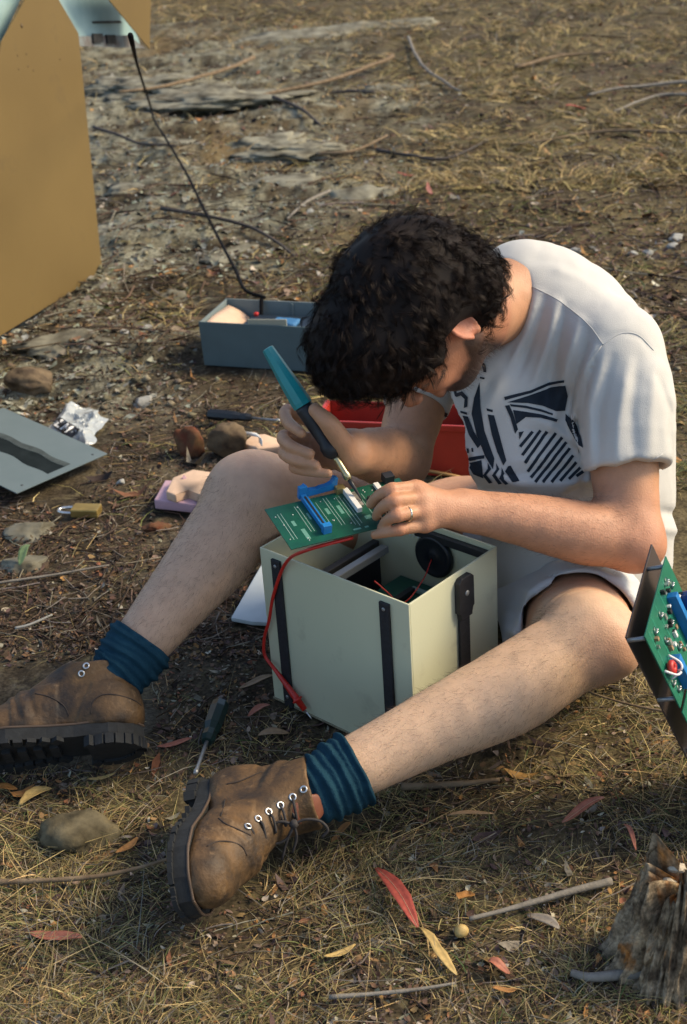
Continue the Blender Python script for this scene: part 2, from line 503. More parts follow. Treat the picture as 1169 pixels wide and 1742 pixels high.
def scatter(n, py0, py1, px0=-420, px1=1600):
    px = RNG.uniform(px0, px1, n); py = RNG.uniform(py0, py1, n)
    r = FW[None] + RT[None] * ((px - 584.5) / FPX)[:, None] - UP[None] * ((py - 871) / FPX)[:, None]
    t = (-CAM_H) / r[:, 2]
    p = CAMP + r * t[:, None]
    return p[:, 0], p[:, 1]
def stuff(name, v, f, col, m, label, cat):
    me = mesh_from(name, v, f, False); set_attr(me, 'tint', col)
    o = obj(name, me, m); o['kind'] = 'stuff'; tag(o, label, cat); return o
def pick(cols, wts, n, jit=.25):
    c = np.array(cols)[RNG.choice(len(cols), n, p=np.array(wts) / np.sum(wts))]
    return c * RNG.uniform(1 - jit, 1 + jit, (n, 1)) * RNG.uniform(.93, 1.07, (n, 3))

# ---- dry grass: every blade a bent tapering ribbon
def blades(x, y, ln, wd, el, col, az=None, droop=.8, seg=3, lift=.0):
    n = len(x); az = RNG.uniform(0, 2 * math.pi, n) if az is None else az
    z = hgt(x, y) - .002 + lift
    hd = np.stack([np.cos(az), np.sin(az), np.zeros(n)], 1); sd = np.stack([-np.sin(az), np.cos(az), np.zeros(n)], 1)
    tw = RNG.normal(size=n) * .7
    bx = RNG.normal(size=n) * .35
    out = []
    for k in range(seg + 1):
        t = k / seg
        e = el - droop * t * el * 1.3
        rr = ln * t
        c = np.stack([x, y, z], 1) + hd * (rr * np.cos(el * (1 - .5 * t)))[:, None] + sd * (ln * bx * t * t)[:, None]
        c[:, 2] += ln * (np.sin(el) * t - droop * .55 * np.sin(el) * t * t)
        w = wd * (1 - .85 * t ** 1.5) * .5
        wv = sd * (np.cos(tw) * w)[:, None]; wv[:, 2] += np.sin(tw) * w
        out += [c - wv, c + wv]
    V = np.stack(out, 1).reshape(-1, 3); base = (np.arange(n) * 2 * (seg + 1))[:, None]
    F = np.concatenate([base + np.array([[2 * k, 2 * k + 1, 2 * k + 3, 2 * k + 2]]) for k in range(seg)])
    # pale tips, darker base
    cc = np.repeat(col, 2 * (seg + 1), 0)
    return V, F, cc
GV, GF, GC = [], [], []
def add_blades(n, py0, py1, l0, l1, w0, w1, e0, e1, thr, cols, wts, px0=-420, px1=1600, clump=0.0, gmin=0.0, seg=3):
    x, y = scatter(n, py0, py1, px0, px1)
    rock, dirt = zones(x, y)
    dens = (1 - rock * .93) * (1 - dirt * .90)
    pn = fbm(p2(x, y), 5.0, 3, 61) + .5 * fbm(p2(x, y), 17, 2, 63)
    dens = dens * np.clip(.62 + pn * thr, gmin, 1)
    k = (RNG.uniform(size=n) < dens) & ~keep_out(x, y)
    x, y, pn = x[k], y[k], pn[k]; n = len(x)
    az = None
    if clump: az = 6.28 * vnoise(p2(x, y), 6, 71) + RNG.normal(size=n) * clump
    V, F, c = blades(x, y, RNG.uniform(l0, l1, n) * (1 + .3 * np.clip(pn, -1, 1)), RNG.uniform(w0, w1, n), np.abs(RNG.normal(size=n)) * (e1 - e0) + e0, pick(cols, wts, n), az, seg=seg)
    GF.append(F + sum(len(q) for q in GV)); GV.append(V); GC.append(c)
STRAW = [(.47, .355, .160), (.34, .255, .108), (.21, .152, .066), (.175, .146, .054), (.090, .064, .040), (.25, .22, .165)]
add_blades(58000, 1150, 1850, .014, .052, .0007, .0018, .06, .48, 1.9, STRAW, [2.2, 3, 3, 3, 2.4, 1.8], clump=1.1)
add_blades(1500, 1250, 1850, .07, .17, .0009, .0017, .03, .22, .8, STRAW, [4, 3, 1.2, 1.6, .8, 2])
add_blades(24000, 800, 1200, .018, .058, .0009, .0021, .05, .45, 1.6, STRAW, [2, 3, 3, 2.5, 2.5, 1.6], clump=1.1)
add_blades(62000, 280, 860, .025, .08, .0013, .0032, .08, .50, 1.6, STRAW, [2.6, 3.2, 3, 3.4, 1.8, 1.4], clump=1.0, seg=2)
add_blades(95000, -40, 330, .04, .11, .0022, .0060, .10, .55, 1.8, STRAW, [3.4, 3.4, 3, 3, 1.6, 1.5], clump=1.0, seg=2)
GREEN = [(.065, .105, .030), (.125, .140, .042), (.17, .165, .058)]
add_blades(8000, 1180, 1850, .015, .045, .0009, .0020, .25, .6, 2.6, GREEN, [1, 2, 2], gmin=0)
add_blades(26000, 0, 900, .025, .07, .0018, .0042, .25, .6, 2.6, GREEN, [1, 2, 2], gmin=0)
for x0_, x1_ in ((-1100, -420), (1600, 2300)):        # the same turf goes on to either side
    add_blades(9000, 1000, 2100, .02, .06, .0009, .0020, .06, .48, 1.7, STRAW, [2.2, 3, 3, 3, 2.4, 1.8], x0_, x1_, 1.1)
    add_blades(14000, 200, 1000, .03, .09, .0014, .0034, .08, .50, 1.6, STRAW, [2.6, 3.2, 3, 3.4, 1.8, 1.4], x0_, x1_, 1.0)
add_blades(16000, 1850, 2600, .014, .055, .0008, .0018, .06, .48, 1.8, STRAW, [2.2, 3, 3, 3, 2.4, 1.8], -500, 1700, 1.1)
gm_ = mat('dry_blade', (.3, .25, .12), .75, var=.2, vscale=90, attr='tint', spec=.25)
grass = stuff('dry_grass', np.concatenate(GV), np.concatenate(GF), np.concatenate(GC), gm_, 'short dry straw-coloured grass covering the open ground', 'grass')

# ---- leaf litter: small curled fragments
def flakes(x, y, ln, wd, col, tilt=.5, lift=.002):
    n = len(x); az = RNG.uniform(0, 6.28, n); z = hgt(x, y) + lift * RNG.uniform(.2, 2.2, n)
    a = np.stack([np.cos(az), np.sin(az), RNG.normal(size=n) * tilt * .5], 1); b = np.stack([-np.sin(az), np.cos(az), RNG.normal(size=n) * tilt], 1)
    nn = np.cross(a, b); nn /= np.linalg.norm(nn, axis=1)[:, None]
    cu_ = RNG.normal(size=n) * .28
    c = np.stack([x, y, z], 1); out = []
    for (u, w) in ((-.5, 0), (-.18, .5), (.2, .42), (.5, 0), (.2, -.42), (-.18, -.5)):
        out.append(c + a * (ln * u)[:, None] + b * (wd * w * RNG.uniform(.75, 1.25, n))[:, None] + nn * (ln * cu_ * (4 * u * u) + wd * .4 * abs(w) * cu_)[:, None])
    V = np.stack(out, 1).reshape(-1, 3); base = (np.arange(n) * 6)[:, None]
    return V, np.concatenate([base + np.array([[0, 1, 5, 5]])[:, :3], base + np.array([[3, 4, 2]]), base + np.array([[1, 2, 4]]), base + np.array([[1, 4, 5]])]), np.repeat(col, 6, 0)
LV, LF, LC = [], [], []
LEAFC = [(.135, .082, .050), (.075, .046, .032), (.22, .135, .062), (.30, .155, .055), (.17, .13, .095), (.23, .205, .150), (.10, .062, .052), (.20, .085, .045)]
def add_flakes(n, py0, py1, l0, l1, asp, wts, where, px0=-420, px1=1600, tilt=.5):
    x, y = scatter(n, py0, py1, px0, px1); rock, dirt = zones(x, y)
    k = (RNG.uniform(size=n) < where(rock, dirt)) & ~keep_out(x, y); x, y = x[k], y[k]; n = len(x)
    ln = l0 * (l1 / l0) ** RNG.uniform(size=n) ** 1.5
    V, F, c = flakes(x, y, ln, ln * RNG.uniform(asp * .6, asp * 1.5, n), pick(LEAFC, wts, n, .35), tilt)
    LF.append(F + sum(len(q) for q in LV)); LV.append(V); LC.append(c)
LEAFC.append((.40, .355, .27)); LEAFC.append((.030, .022, .018))
add_flakes(46000, 1050, 1850, .003, .016, .42, [3, 3, 2, .7, 2, 1, 2, .5, .7, 2.5], lambda r, d: .55 + .45 * d)
add_flakes(42000, 560, 1120, .003, .018, .5, [4, 4, 2.2, .7, 2.5, .8, 2.5, .5, .5, 3.5], lambda r, d: .45 + .55 * d - .15 * r)
add_flakes(40000, -40, 600, .008, .040, .4, [3, 3, 2, .8, 2, 1.6, 2, .6, 1.2, 3], lambda r, d: .85 - .55 * r)
add_flakes(700, -40, 900, .04, .085, .22, [1, .5, 2, 2, 1, 1, .6, 2, 1, .2], lambda r, d: .8 - .3 * r)
add_flakes(520, 900, 1850, .02, .055, .25, [1, .5, 2, 1.6, 1, 1, .6, 1.2, .8, .2], lambda r, d: .9 + 0 * r)
for x0_, x1_ in ((-1100, -420), (1600, 2300)): add_flakes(9000, 200, 2100, .004, .022, .42, [3, 3, 2, .7, 2, 1, 2, .5, .7, 2.5], lambda r, d: .7 - .2 * r, x0_, x1_)
add_flakes(9000, 1850, 2600, .003, .016, .42, [3, 3, 2, .7, 2, 1, 2, .5, .7, 2.5], lambda r, d: .7 + 0 * r)
LICH = LEAFC[:]; LEAFC[:] = [(.22, .225, .175), (.30, .30, .235), (.155, .155, .118), (.25, .26, .22)]
add_flakes(24000, 20, 720, .006, .035, .8, [2, 2, 2, 1], lambda r, d: np.clip(r * 1.1 - .1, 0, 1) * .9, tilt=.3)
LEAFC[:] = LICH
litter = stuff('leaf_litter', np.concatenate(LV), np.concatenate(LF), np.concatenate(LC), mat('dead_leaf', (.2, .12, .07), .8, var=.25, vscale=120, attr='tint', spec=.2), 'brown crumbled leaf litter scattered over the soil', 'leaf litter')

# ---- twigs and stone crumbs
def twigs(n, py0, py1, l0, l1, r0, r1, where):
    x, y = scatter(n, py0, py1); rock, dirt = zones(x, y)
    k = (RNG.uniform(size=n) < where(rock, dirt)) & ~keep_out(x, y); x, y = x[k], y[k]; n = len(x)
    az = RNG.uniform(0, 6.28, n); ln = RNG.uniform(l0, l1, n); rd = RNG.uniform(r0, r1, n)
    hd = np.stack([np.cos(az), np.sin(az), RNG.normal(size=n) * .10], 1); sd = np.stack([-np.sin(az), np.cos(az), 0 * az], 1); upv = np.array([0, 0, 1.0])
    c0 = np.stack([x, y, hgt(x, y) + rd + .003], 1); bend = RNG.normal(size=n) * .12
    out = []
    for t in (0, .35, .7, 1):
        c = c0 + hd * (ln * (t - .5))[:, None] + sd * (bend * ln * math.sin(t * 3.14) + RNG.normal(size=n) * .02 * ln)[:, None]
        r = rd * (1 - .5 * t)
        for a in (0, 2.09, 4.19): out.append(c + sd * (r * math.cos(a))[:, None] + upv * (r * math.sin(a))[:, None])
    V = np.stack(out, 1).reshape(-1, 3); base = (np.arange(n) * 12)[:, None]
    F = np.concatenate([base + np.array([[3 * k + s, 3 * k + (s + 1) % 3, 3 * k + 3 + (s + 1) % 3, 3 * k + 3 + s]]) for k in range(3) for s in range(3)])
    return V, F, np.repeat(pick([(.085, .058, .040), (.14, .10, .068), (.19, .165, .13), (.050, .036, .028)], [3, 2, 1.4, 2], n, .3), 12, 0)
tv_ = [twigs(2600, 1050, 1850, .03, .11, .0006, .0016, lambda r, d: .6 + 0 * r), twigs(6500, 560, 1100, .03, .12, .0007, .0019, lambda r, d: .4 + .6 * d), twigs(4200, -40, 620, .06, .30, .0013, .0036, lambda r, d: .75 + 0 * r)]
off = np.cumsum([0] + [len(q[0]) for q in tv_])
stuff('twigs', np.concatenate([q[0] for q in tv_]), np.concatenate([q[1] + o_ for q, o_ in zip(tv_, off)]), np.concatenate([q[2] for q in tv_]), mat('twig_bark', (.1, .08, .05), .85, var=.3, vscale=200, attr='tint', spec=.15), 'fine dead twigs strewn across the ground', 'twigs')
def crumbs(n, py0, py1, s0, s1, where, cols, wts):
    x, y = scatter(n, py0, py1); rock, dirt = zones(x, y)
    k = (RNG.uniform(size=n) < where(rock, dirt)) & ~keep_out(x, y); x, y = x[k], y[k]; n = len(x)
    s = s0 * (s1 / s0) ** (RNG.uniform(size=n) ** 2)
    c = np.stack([x, y, hgt(x, y) + s * .15], 1)
    ov = np.array([(1, 0, 0), (.3, .95, 0), (-.8, .6, 0), (-.8, -.6, 0), (.3, -.95, 0), (.1, .05, .75), (-.35, .1, .7), (0, 0, -.6)], float)
    az = RNG.uniform(0, 6.28, n); ca, sa = np.cos(az), np.sin(az)
    out = []
    for q in ov:
        qq = q[None] * RNG.uniform(.7, 1.3, (n, 3)) * s[:, None] * .5
        out.append(c + np.stack([qq[:, 0] * ca - qq[:, 1] * sa, qq[:, 0] * sa + qq[:, 1] * ca, qq[:, 2]], 1))
    V = np.stack(out, 1).reshape(-1, 3); base = (np.arange(n) * 8)[:, None]
    tri = [(0, 1, 5), (1, 6, 5), (1, 2, 6), (2, 3, 6), (3, 5, 6), (3, 4, 5), (4, 0, 5), (1, 0, 7), (2, 1, 7), (3, 2, 7), (4, 3, 7), (0, 4, 7)]
    return V, np.concatenate([base + np.array([t]) for t in tri]), np.repeat(pick(cols, wts, n, .3), 8, 0)
STONE = [(.135, .115, .078), (.19, .17, .12), (.105, .078, .050), (.17, .115, .062), (.070, .055, .038)]
cr = [crumbs(6000, 600, 1350, .003, .013, lambda r, d: .15 + .85 * np.maximum(d, r), STONE, [2, 1.2, 3, 1.2, 3]), crumbs(9000, 0, 720, .006, .030, lambda r, d: .06 + .94 * r, STONE, [3, 2.5, 2, 1, 2]), crumbs(1500, 1250, 1850, .003, .010, lambda r, d: .5 + 0 * r, STONE, [1, .6, 3, 1, 3])]
off = np.cumsum([0] + [len(q[0]) for q in cr])
stuff('stone_crumbs', np.concatenate([q[0] for q in cr]), np.concatenate([q[1] + o_ for q, o_ in zip(cr, off)]), np.concatenate([q[2] for q in cr]), mat('crumb_stone', (.15, .13, .1), .9, var=.35, vscale=140, attr='tint', spec=.15, bump=.5, bscale=220), 'small stones and soil crumbs scattered over the bare ground', 'stones')

# ---- rocks
lichen_m = mat('lichen_rock', (.070, .062, .045), .95, col2=(.27, .26, .195), vscale=14, bump=1.0, bscale=60, spec=.1, detail=10)
brown_m = mat('brown_rock', (.050, .036, .025), .9, col2=(.17, .125, .075), vscale=34, bump=.9, bscale=90, spec=.15, detail=10)
redr_m = mat('rusty_rock', (.115, .036, .020), .9, col2=(.13, .085, .045), vscale=34, bump=.8, bscale=90, spec=.15, detail=10)
white_st = mat('pale_stone', (.33, .33, .30), .85, col2=(.22, .22, .20), vscale=60, bump=.4, bscale=150)
def rock(px, py, w, d, h, seed, m, label, sink=.25, rz=0.0, rough=.30, name='rock', group=None, sub=4, flat=0):
    c = G(px, py); z0 = float(hgt(np.array([c[0]]), np.array([c[1]]))[0])
    bm = bmesh.new(); bmesh.ops.create_icosphere(bm, subdivisions=sub, radius=1.0)
    v_ = np.array([q.co[:] for q in bm.verts]); s = np.array([seed * 7.3, seed * 3.1, seed * 1.7])
    r_ = np.random.default_rng(seed)
    for _ in range(9):                       # planar facets
        n_ = nrm(r_.normal(size=3) + np.array([0, 0, .3])); k = .52 + .25 * r_.uniform(); dd = v_ @ n_
        v_ = v_ - np.clip(dd - k, 0, None)[:, None] * n_ * .92
    v_ = v_ * (1 + rough * fbm(v_ + s, 1.3, 4, seed)[:, None] + rough * .55 * fbm(v_ + s, 5, 4, seed + 5, .6)[:, None])
    v_ = v_ * np.array([w, d, h]) * .5
    ca, sa = math.cos(rz), math.sin(rz); v_ = np.stack([v_[:, 0] * ca - v_[:, 1] * sa, v_[:, 0] * sa + v_[:, 1] * ca, v_[:, 2]], 1)
    v_ = v_ + np.array([c[0], c[1], z0 + h * (.5 - sink)])
    for q, p_ in zip(bm.verts, v_): q.co = Vector(p_)
    o = bm_obj(name, bm, m, None, smooth=True)
    return tag(o, label, 'rock', group)
rock(146, 1420, .120, .090, .066, 3, mat('olive_rock', (.050, .042, .026), .95, col2=(.165, .140, .085), vscale=38, bump=1.0, bscale=90, spec=.1, detail=10), 'rounded lichen-mottled rock left of the near boot\'s toe', .35)
rock(388, 772, .115, .085, .105, 5, brown_m, 'angular brown rock standing just beyond the raised knee', .2, .2, .2)
rock(322, 768, .075, .060, .095, 8, redr_m, 'rust-red rock touching the left side of the angular brown rock', .25)
rock(48, 905, .12, .09, .05, 11, lichen_m, 'flat pale rock at the left edge below the grey plate', .4)
rock(265, 900, .062, .045, .030, 13, redr_m, 'small wedge of reddish stone in the dirt below the pink foam', .3, .3)
rock(40, 962, .10, .07, .03, 15, lichen_m, 'low pale stone by the left edge with a twig below it', .4)
rock(55, 655, .17, .10, .07, 17, brown_m, 'dark low rock left of the white bag and above the grey plate', .35)
rock(240, 672, .055, .045, .035, 19, white_st, 'small pale grey stone between the bag and the cardboard box', .3)
rock(205, 820, .022, .02, .018, 21, white_st, 'tiny yellowish pebble right of the padlock', .3, sub=3)
for i, (x, y, w, lab) in enumerate(((980, 430, .05, 'white pebble nearest the man\'s shoulder on the grass'), (1076, 432, .042, 'left pebble of the pale pair on the grass at upper right'), (1104, 430, .040, 'right pebble of the pale pair on the grass at upper right'),
                                    (1150, 404, .055, 'white pebble nearest the right edge, upper of two'), (1146, 418, .045, 'white pebble nearest the right edge, lower of two'))):
    rock(x, y, w, w * .7, w * .55, 30 + i, white_st, lab, .3, sub=3, group='white pebbles in the upper right grass')
SLAB = [(300, 240, .55, .38, .10, 'lichen-covered ledge touched by the black cable near its bend'), (440, 248, .80, .40, .09, 'broad lichen ledge right of the cable above the hair'), (235, 320, .45, .26, .06, 'low lichen slab between the tan sheet and the cable'),
        (470, 318, .42, .22, .06, 'pale lichen slab just right of the cable\'s middle'), (620, 335, .30, .20, .09, 'grey-green rock touching the top of the man\'s hair'), (360, 175, 1.0, .55, .10, 'grey lichen slab beneath the crossing sticks'),
        (250, 150, .8, .50, .09, 'pale lichen slab right of the shelter\'s blue plate'), (230, 400, .40, .26, .05, 'mottled slab beside the tan sheet\'s lower edge'), (380, 430, .34, .22, .045, 'low mottled slab under the cable above the cardboard box'),
        (120, 590, .26, .17, .05, 'ridge of lichen rock below the tan sheet\'s bottom edge'), (240, 560, .30, .18, .055, 'layered grey rock left of the cardboard box'), (300, 505, .24, .15, .04, 'small grey ledge above the cardboard box\'s left end'), (560, 60, 1.4, .7, .10, 'wide bluish-grey slab at the top centre'), (690, 145, .5, .22, .05, 'flat pale bark-like stone right of the pale stick')]
for i, (x, y, w, d, h, lab) in enumerate(SLAB): rock(x, y, w * 1.05, d * 1.15, h * 1.15, 50 + i, lichen_m, lab, .66, .1 * (i % 5 - 2), .80, 'lichen_rock', 'lichen rocks on the bare slope', sub=5 if w > .6 else 4)

# ---- sticks
bark_m = mat('stick_bark', (.13, .090, .055), .85, col2=(.22, .165, .105), vscale=40, bump=.6, bscale=200, spec=.15)
dark_bark = mat('dark_bark', (.040, .034, .030), .9, col2=(.075, .060, .048), vscale=40, bump=.6, bscale=200)
grey_bark = mat('grey_bark', (.15, .132, .105), .85, col2=(.23, .21, .175), vscale=60, bump=.6, bscale=240)
def stick(pts, r, m, label, lift=None, name='stick', taper=.55):
    q = catmull([G(*p_) for p_ in pts], 7)
    z = hgt(q[:, 0], q[:, 1]); t_ = np.linspace(0, 1, len(q)); zl = z[0] + (z[-1] - z[0]) * t_
    zl = zl + max(0, (z - zl).max() * .6); q[:, 2] = zl + (r * .9 if lift is None else lift)
    q += np.stack([vnoise(q, 5, 3), vnoise(q, 5, 4), .5 * vnoise(q, 7, 5)], 1) * r * .9
    rad = r * (1 - (1 - taper) * np.linspace(0, 1, len(q))) * (1 + .15 * vnoise(q, 30, 7))
    return tag(tube(name, q, rad, m, None, 8), label, 'stick', 'fallen sticks on the ground')
stick([(430, 106), (400, 125), (330, 152), (270, 172), (205, 185)], .011, bark_m, 'brown stick ending near the cable, upper of the two crossing the lichen slabs', .03)
stick([(668, 106), (640, 118), (560, 146), (470, 166), (400, 180), (322, 190)], .011, bark_m, 'long pale stick crossing the lichen slabs to the right of the cable', .035)
stick([(696, 72), (712, 110), (745, 140), (785, 162)], .009, grey_bark, 'grey crooked stick above the man\'s head', .02)
stick([(470, 190), (510, 200), (545, 222)], .010, dark_bark, 'short dark stick below the long pale stick', .02)
stick([(640, 168), (600, 160), (560, 158)], .010, dark_bark, 'dark stick crossing above the pale slab near the top centre', .02)
stick([(275, 378), (370, 388), (440, 402), (500, 442)], .008, dark_bark, 'dark crooked stick crossing the cable above the cardboard box', .012)
stick([(1200, 148), (1120, 153), (1050, 160), (1000, 168)], .010, grey_bark, 'upper of the two parallel grey sticks at the right edge', .02)
stick([(1200, 176), (1130, 172), (1085, 182), (1045, 196)], .008, grey_bark, 'lower of the two parallel grey sticks at the right edge', .02)
stick([(1200, 236), (1090, 230), (1000, 232), (930, 244), (870, 250)], .008, bark_m, 'long thin stick lying on the grass at the right above the shoulder', .02)
stick([(640, 250), (700, 262), (760, 268), (830, 240)], .009, dark_bark, 'thin dark stick on the slope just above the hair', .015)
stick([(1040, 1508), (975, 1525), (900, 1546), (850, 1560), (798, 1574)], .0052, grey_bark, 'smooth grey stick pointing at the stump from the orange leaf', .014)
stick([(-30, 1513), (80, 1511), (170, 1505), (240, 1492), (290, 1478)], .0040, bark_m, 'long curved stick at the lower left reaching the near boot', .014)
stick([(1118, 1664), (1060, 1668), (1010, 1670), (978, 1662)], .0085, grey_bark, 'thick weathered stick lying before the foot of the stump', .012)
stick([(560, 1705), (650, 1698), (720, 1690), (775, 1680)], .0030, grey_bark, 'thin grey stick near the bottom edge below the red leaf', .012)
stick([(688, 1344), (740, 1342), (800, 1338), (852, 1332)], .0060, bark_m, 'short bark stick beneath the man\'s near shin', .008)
stick([(-20, 1000), (80, 985), (150, 972), (185, 966)], .0028, grey_bark, 'thin pale stem crossing the dirt below the padlock', .008)
stick([(24, 1070), (50, 1064), (88, 1048)], .0030, white_st, 'short whitish twig on the dirt above the far boot', .008)
stick([(640, 995), (700, 1000)], .003, dark_bark, 'dark twig lying under the cream case', .004) if False else None
stick([(1160, 1230), (1080, 1215), (1000, 1190), (965, 1165)], .0022, bark_m, 'thin brown stem in the shade beneath the bent knee', .02)

stick([(160, 230), (200, 245), (240, 262), (300, 268)], .008, dark_bark, 'dark stick between the tan sheet and the cable', .02)
stick([(540, 262), (600, 258), (660, 232)], .008, bark_m, 'brown stick on the slope left of the grey crooked stick\'s lower end', .02)
stick([(880, 120), (960, 98), (1040, 92)], .010, bark_m, 'brown stick lying alone on the far grass above the red leaf', .02)
stick([(560, 340), (520, 362), (492, 392)], .006, grey_bark, 'pale twig touching the upper left of the hair', .015)

# ---- single fallen leaves
def leafm(c, nm): return mat('leaf_' + nm, c, .55, var=.18, vscale=120, bump=.3, bscale=200, spec=.35)
LM = {'red': leafm((.36, .070, .045), 'red'), 'coral': leafm((.34, .120, .070), 'coral'), 'yellow': leafm((.46, .32, .115), 'yellow'), 'orange': leafm((.34, .160, .045), 'orange'), 'tan': leafm((.27, .175, .095), 'tan'), 'grey': leafm((.24, .21, .17), 'grey'), 'green': leafm((.12, .18, .08), 'green')}
vein_m = mat('leaf_vein', (.42, .24, .14), .6)
def leaf(a, b, wpx, m, label, lift=.008, curl=.25, notch=0, seed=0, vein=False):
    A, Bq = G(*a), G(*b); r_ = np.random.default_rng(seed + 5)
    ax = Bq - A; L_ = np.linalg.norm(ax); ax = ax / L_; sd = np.array([-ax[1], ax[0], 0]); w_ = wpx * proj(A)[2] / FPX
    n = 9; V, F = [], []
    z = hgt(np.linspace(A[0], Bq[0], n), np.linspace(A[1], Bq[1], n))
    for i in range(n):
        t = i / (n - 1); hw = w_ * .5 * math.sin(math.pi * min(1, (t * .94 + .03))) ** .7
        for j, s in enumerate((-1, -.5, 0, .5, 1)):
            k = hw * s * (1 - notch * abs(vnoise(np.array([[t * 6, s, seed]]), 1.6, seed)[0]))
            p_ = A + ax * (L_ * t) + sd * (k + .12 * w_ * math.sin(t * 4 + seed))
            p_[2] = max(z.min(), z[i] - .01) + lift + curl * hw * s * s + .35 * lift * math.sin(t * 3.1 + seed) + (.012 * r_.uniform() if False else 0)
            V.append(p_)
    for i in range(n - 1):
        for j in range(4): F.append((i * 5 + j, i * 5 + j + 1, i * 5 + j + 6, i * 5 + j + 5))
    o = obj('fallen_leaf', mesh_from('fallen_leaf', V, F), m); md = o.modifiers.new('t', 'SOLIDIFY'); md.thickness = .0005
    tag(o, label, 'leaf', 'single fallen leaves')
    if vein: tube('vein', [V[i * 5 + 2] + np.array([0, 0, .0006]) for i in range(n)], .0005, vein_m, o, 5)
LEAVES = [((641, 1492), (714, 1592), 30, 'red', 'long red leaf in the grass with a yellow leaf at its lower tip', .02, .3, .2, True), ((715, 1594), (780, 1664), 22, 'yellow', 'slender pale yellow leaf below the tip of the red leaf', .016, .2, .5, False),
          ((786, 1566), (796, 1532), 30, 'orange', 'upright orange-brown leaf at the left end of the grey stick', .03, .6, .1, False), ((552, 1636), (606, 1614), 14, 'yellow', 'pale yellow leaf in the grass left of the red leaf', .014, .3, .3, False),
          ((52, 1592), (142, 1610), 24, 'coral', 'coral-brown leaf at the lower left corner', .012, .3, .1, True), ((955, 1408), (1028, 1380), 20, 'coral', 'tan-pink curled leaf in the grass left of the stump', .02, .4, .1, True),
          ((32, 1374), (88, 1346), 26, 'yellow', 'ragged yellow leaf below the far boot', .012, .4, .5, False), ((-8, 1350), (30, 1343), 18, 'orange', 'orange leaf at the left edge under the far boot', .012, .3, .1, False),
          ((236, 1300), (252, 1272), 18, 'orange', 'orange leaf beside the far boot\'s heel', .014, .4, .2, False), ((200, 1462), (236, 1432), 16, 'orange', 'orange leaf beside the lichen-mottled rock', .012, .4, .1, False),
          ((268, 1274), (328, 1264), 14, 'coral', 'coral leaf on the dirt left of the green screwdriver', .010, .3, .1, False), ((408, 1172), (466, 1158), 16, 'tan', 'tan leaf on the ground left of the case\'s bottom corner', .010, .3, .1, False),
          ((422, 1222), (460, 1206), 16, 'coral', 'pinkish leaf below the case\'s left corner', .010, .3, .2, False), ((440, 1258), (492, 1250), 20, 'tan', 'tan leaf in front of the case beneath the red probe', .010, .3, .1, False),
          ((962, 192), (996, 188), 12, 'red', 'small bright red leaf on the far grass at upper right', .03, .3, 0, False), ((674, 294), (708, 292), 8, 'red', 'small red leaf on the slope above the hair', .03, .3, 0, False),
          ((728, 318), (734, 342), 8, 'coral', 'little coral leaf standing just above the hair', .03, .3, 0, False), ((1165, 185), (1190, 190), 14, 'red', 'red leaf at the right edge by the grey sticks', .03, .3, 0, False),
          ((898, 1556), (952, 1588), 22, 'grey', 'greyish leaf under the grey stick near the stump', .012, .2, .1, False), ((1060, 1428), (1082, 1470), 9, 'coral', 'narrow coral leaf leaning at the left of the stump', .03, .3, .1, False),
          ((830, 1652), (868, 1660), 22, 'coral', 'curled reddish leaf in the grass right of the yellow leaf', .016, .6, .3, False), ((838, 1694), (880, 1686), 14, 'orange', 'orange leaf near the bottom edge right of centre', .014, .3, .3, False),
          ((150, 1332), (198, 1322), 10, 'yellow', 'narrow yellow leaf just below the far boot\'s sole', .010, .3, .1, False), ((570, 1420), (598, 1412), 16, 'orange', 'small orange leaf under the near sock', .012, .4, .1, False),
          ((34, 975), (56, 955), 18, 'green', 'dull green leaf on the pale stone at the left', .030, .3, .2, False), ((330, 830), (332, 832), 2, 'tan', '', 0, 0, 0, False),
          ((760, 1400), (840, 1388), 10, 'tan', 'long tan leaf in the grass below the near shin', .014, .3, .1, False), ((1030, 1590), (1070, 1600), 18, 'orange', 'rusty leaf left of the stump\'s foot', .012, .4, .3, False)]
for i, (a, b, w, m, lab, lf, cu_, no, ve) in enumerate(LEAVES):
    if lab: leaf(a, b, w, LM[m], lab, lf, cu_, no, i, ve)
Fn = G(785, 1584, .012)
gn = bmesh.new(); bmesh.ops.create_icosphere(gn, subdivisions=3, radius=.0085)
for q in gn.verts: q.co = Vector((q.co.x * 1.1, q.co.y, q.co.z)) * (1 + .1 * float(vnoise(np.array([q.co[:]]), 180, 3)[0])) + Vector(Fn)
tag(bm_obj('seed_pod', gn, LM['yellow'], None, smooth=True), 'round yellow seed pod beside the grey stick\'s left end', 'seed pod')

# ---- weathered stump at the lower right
sb = G(1132, 1640); n_a, n_h = 220, 70
SA, ST = np.meshgrid(np.linspace(0, 2 * math.pi, n_a, endpoint=False), np.linspace(0, 1, n_h)); ca_, sa_ = np.cos(SA), np.sin(SA)
def an(k, z, fr_, sd): return vnoise(np.stack([ca_ * k, sa_ * k, z + 0 * SA], -1), fr_, sd)
topz = np.maximum(.05, .128 + .030 * an(1.3, 2.0, 1.4, 5) + .034 * an(5, 1.0, 1.0, 6) + .022 * an(14, 1.0, 1.0, 7))
rr_ = .066 * (1 - .28 * ST + .5 * np.maximum(0, .2 - ST)) * (1 + .22 * an(1.8, ST * .6, 1.0, 8) + .16 * an(7, ST * 1.4, 1.0, 9) + .12 * an(18, ST * 2.5, 1.0, 10) + .07 * an(40, ST * 7, 1.0, 11) + .10 * an(9, ST * 9, 1.0, 13))
rr_ = np.where(ST > .86, rr_ * (1 - (ST - .86) / .14 * .85), rr_); tt_ = np.where(ST > .86, .86 - (ST - .86) * .9, ST)
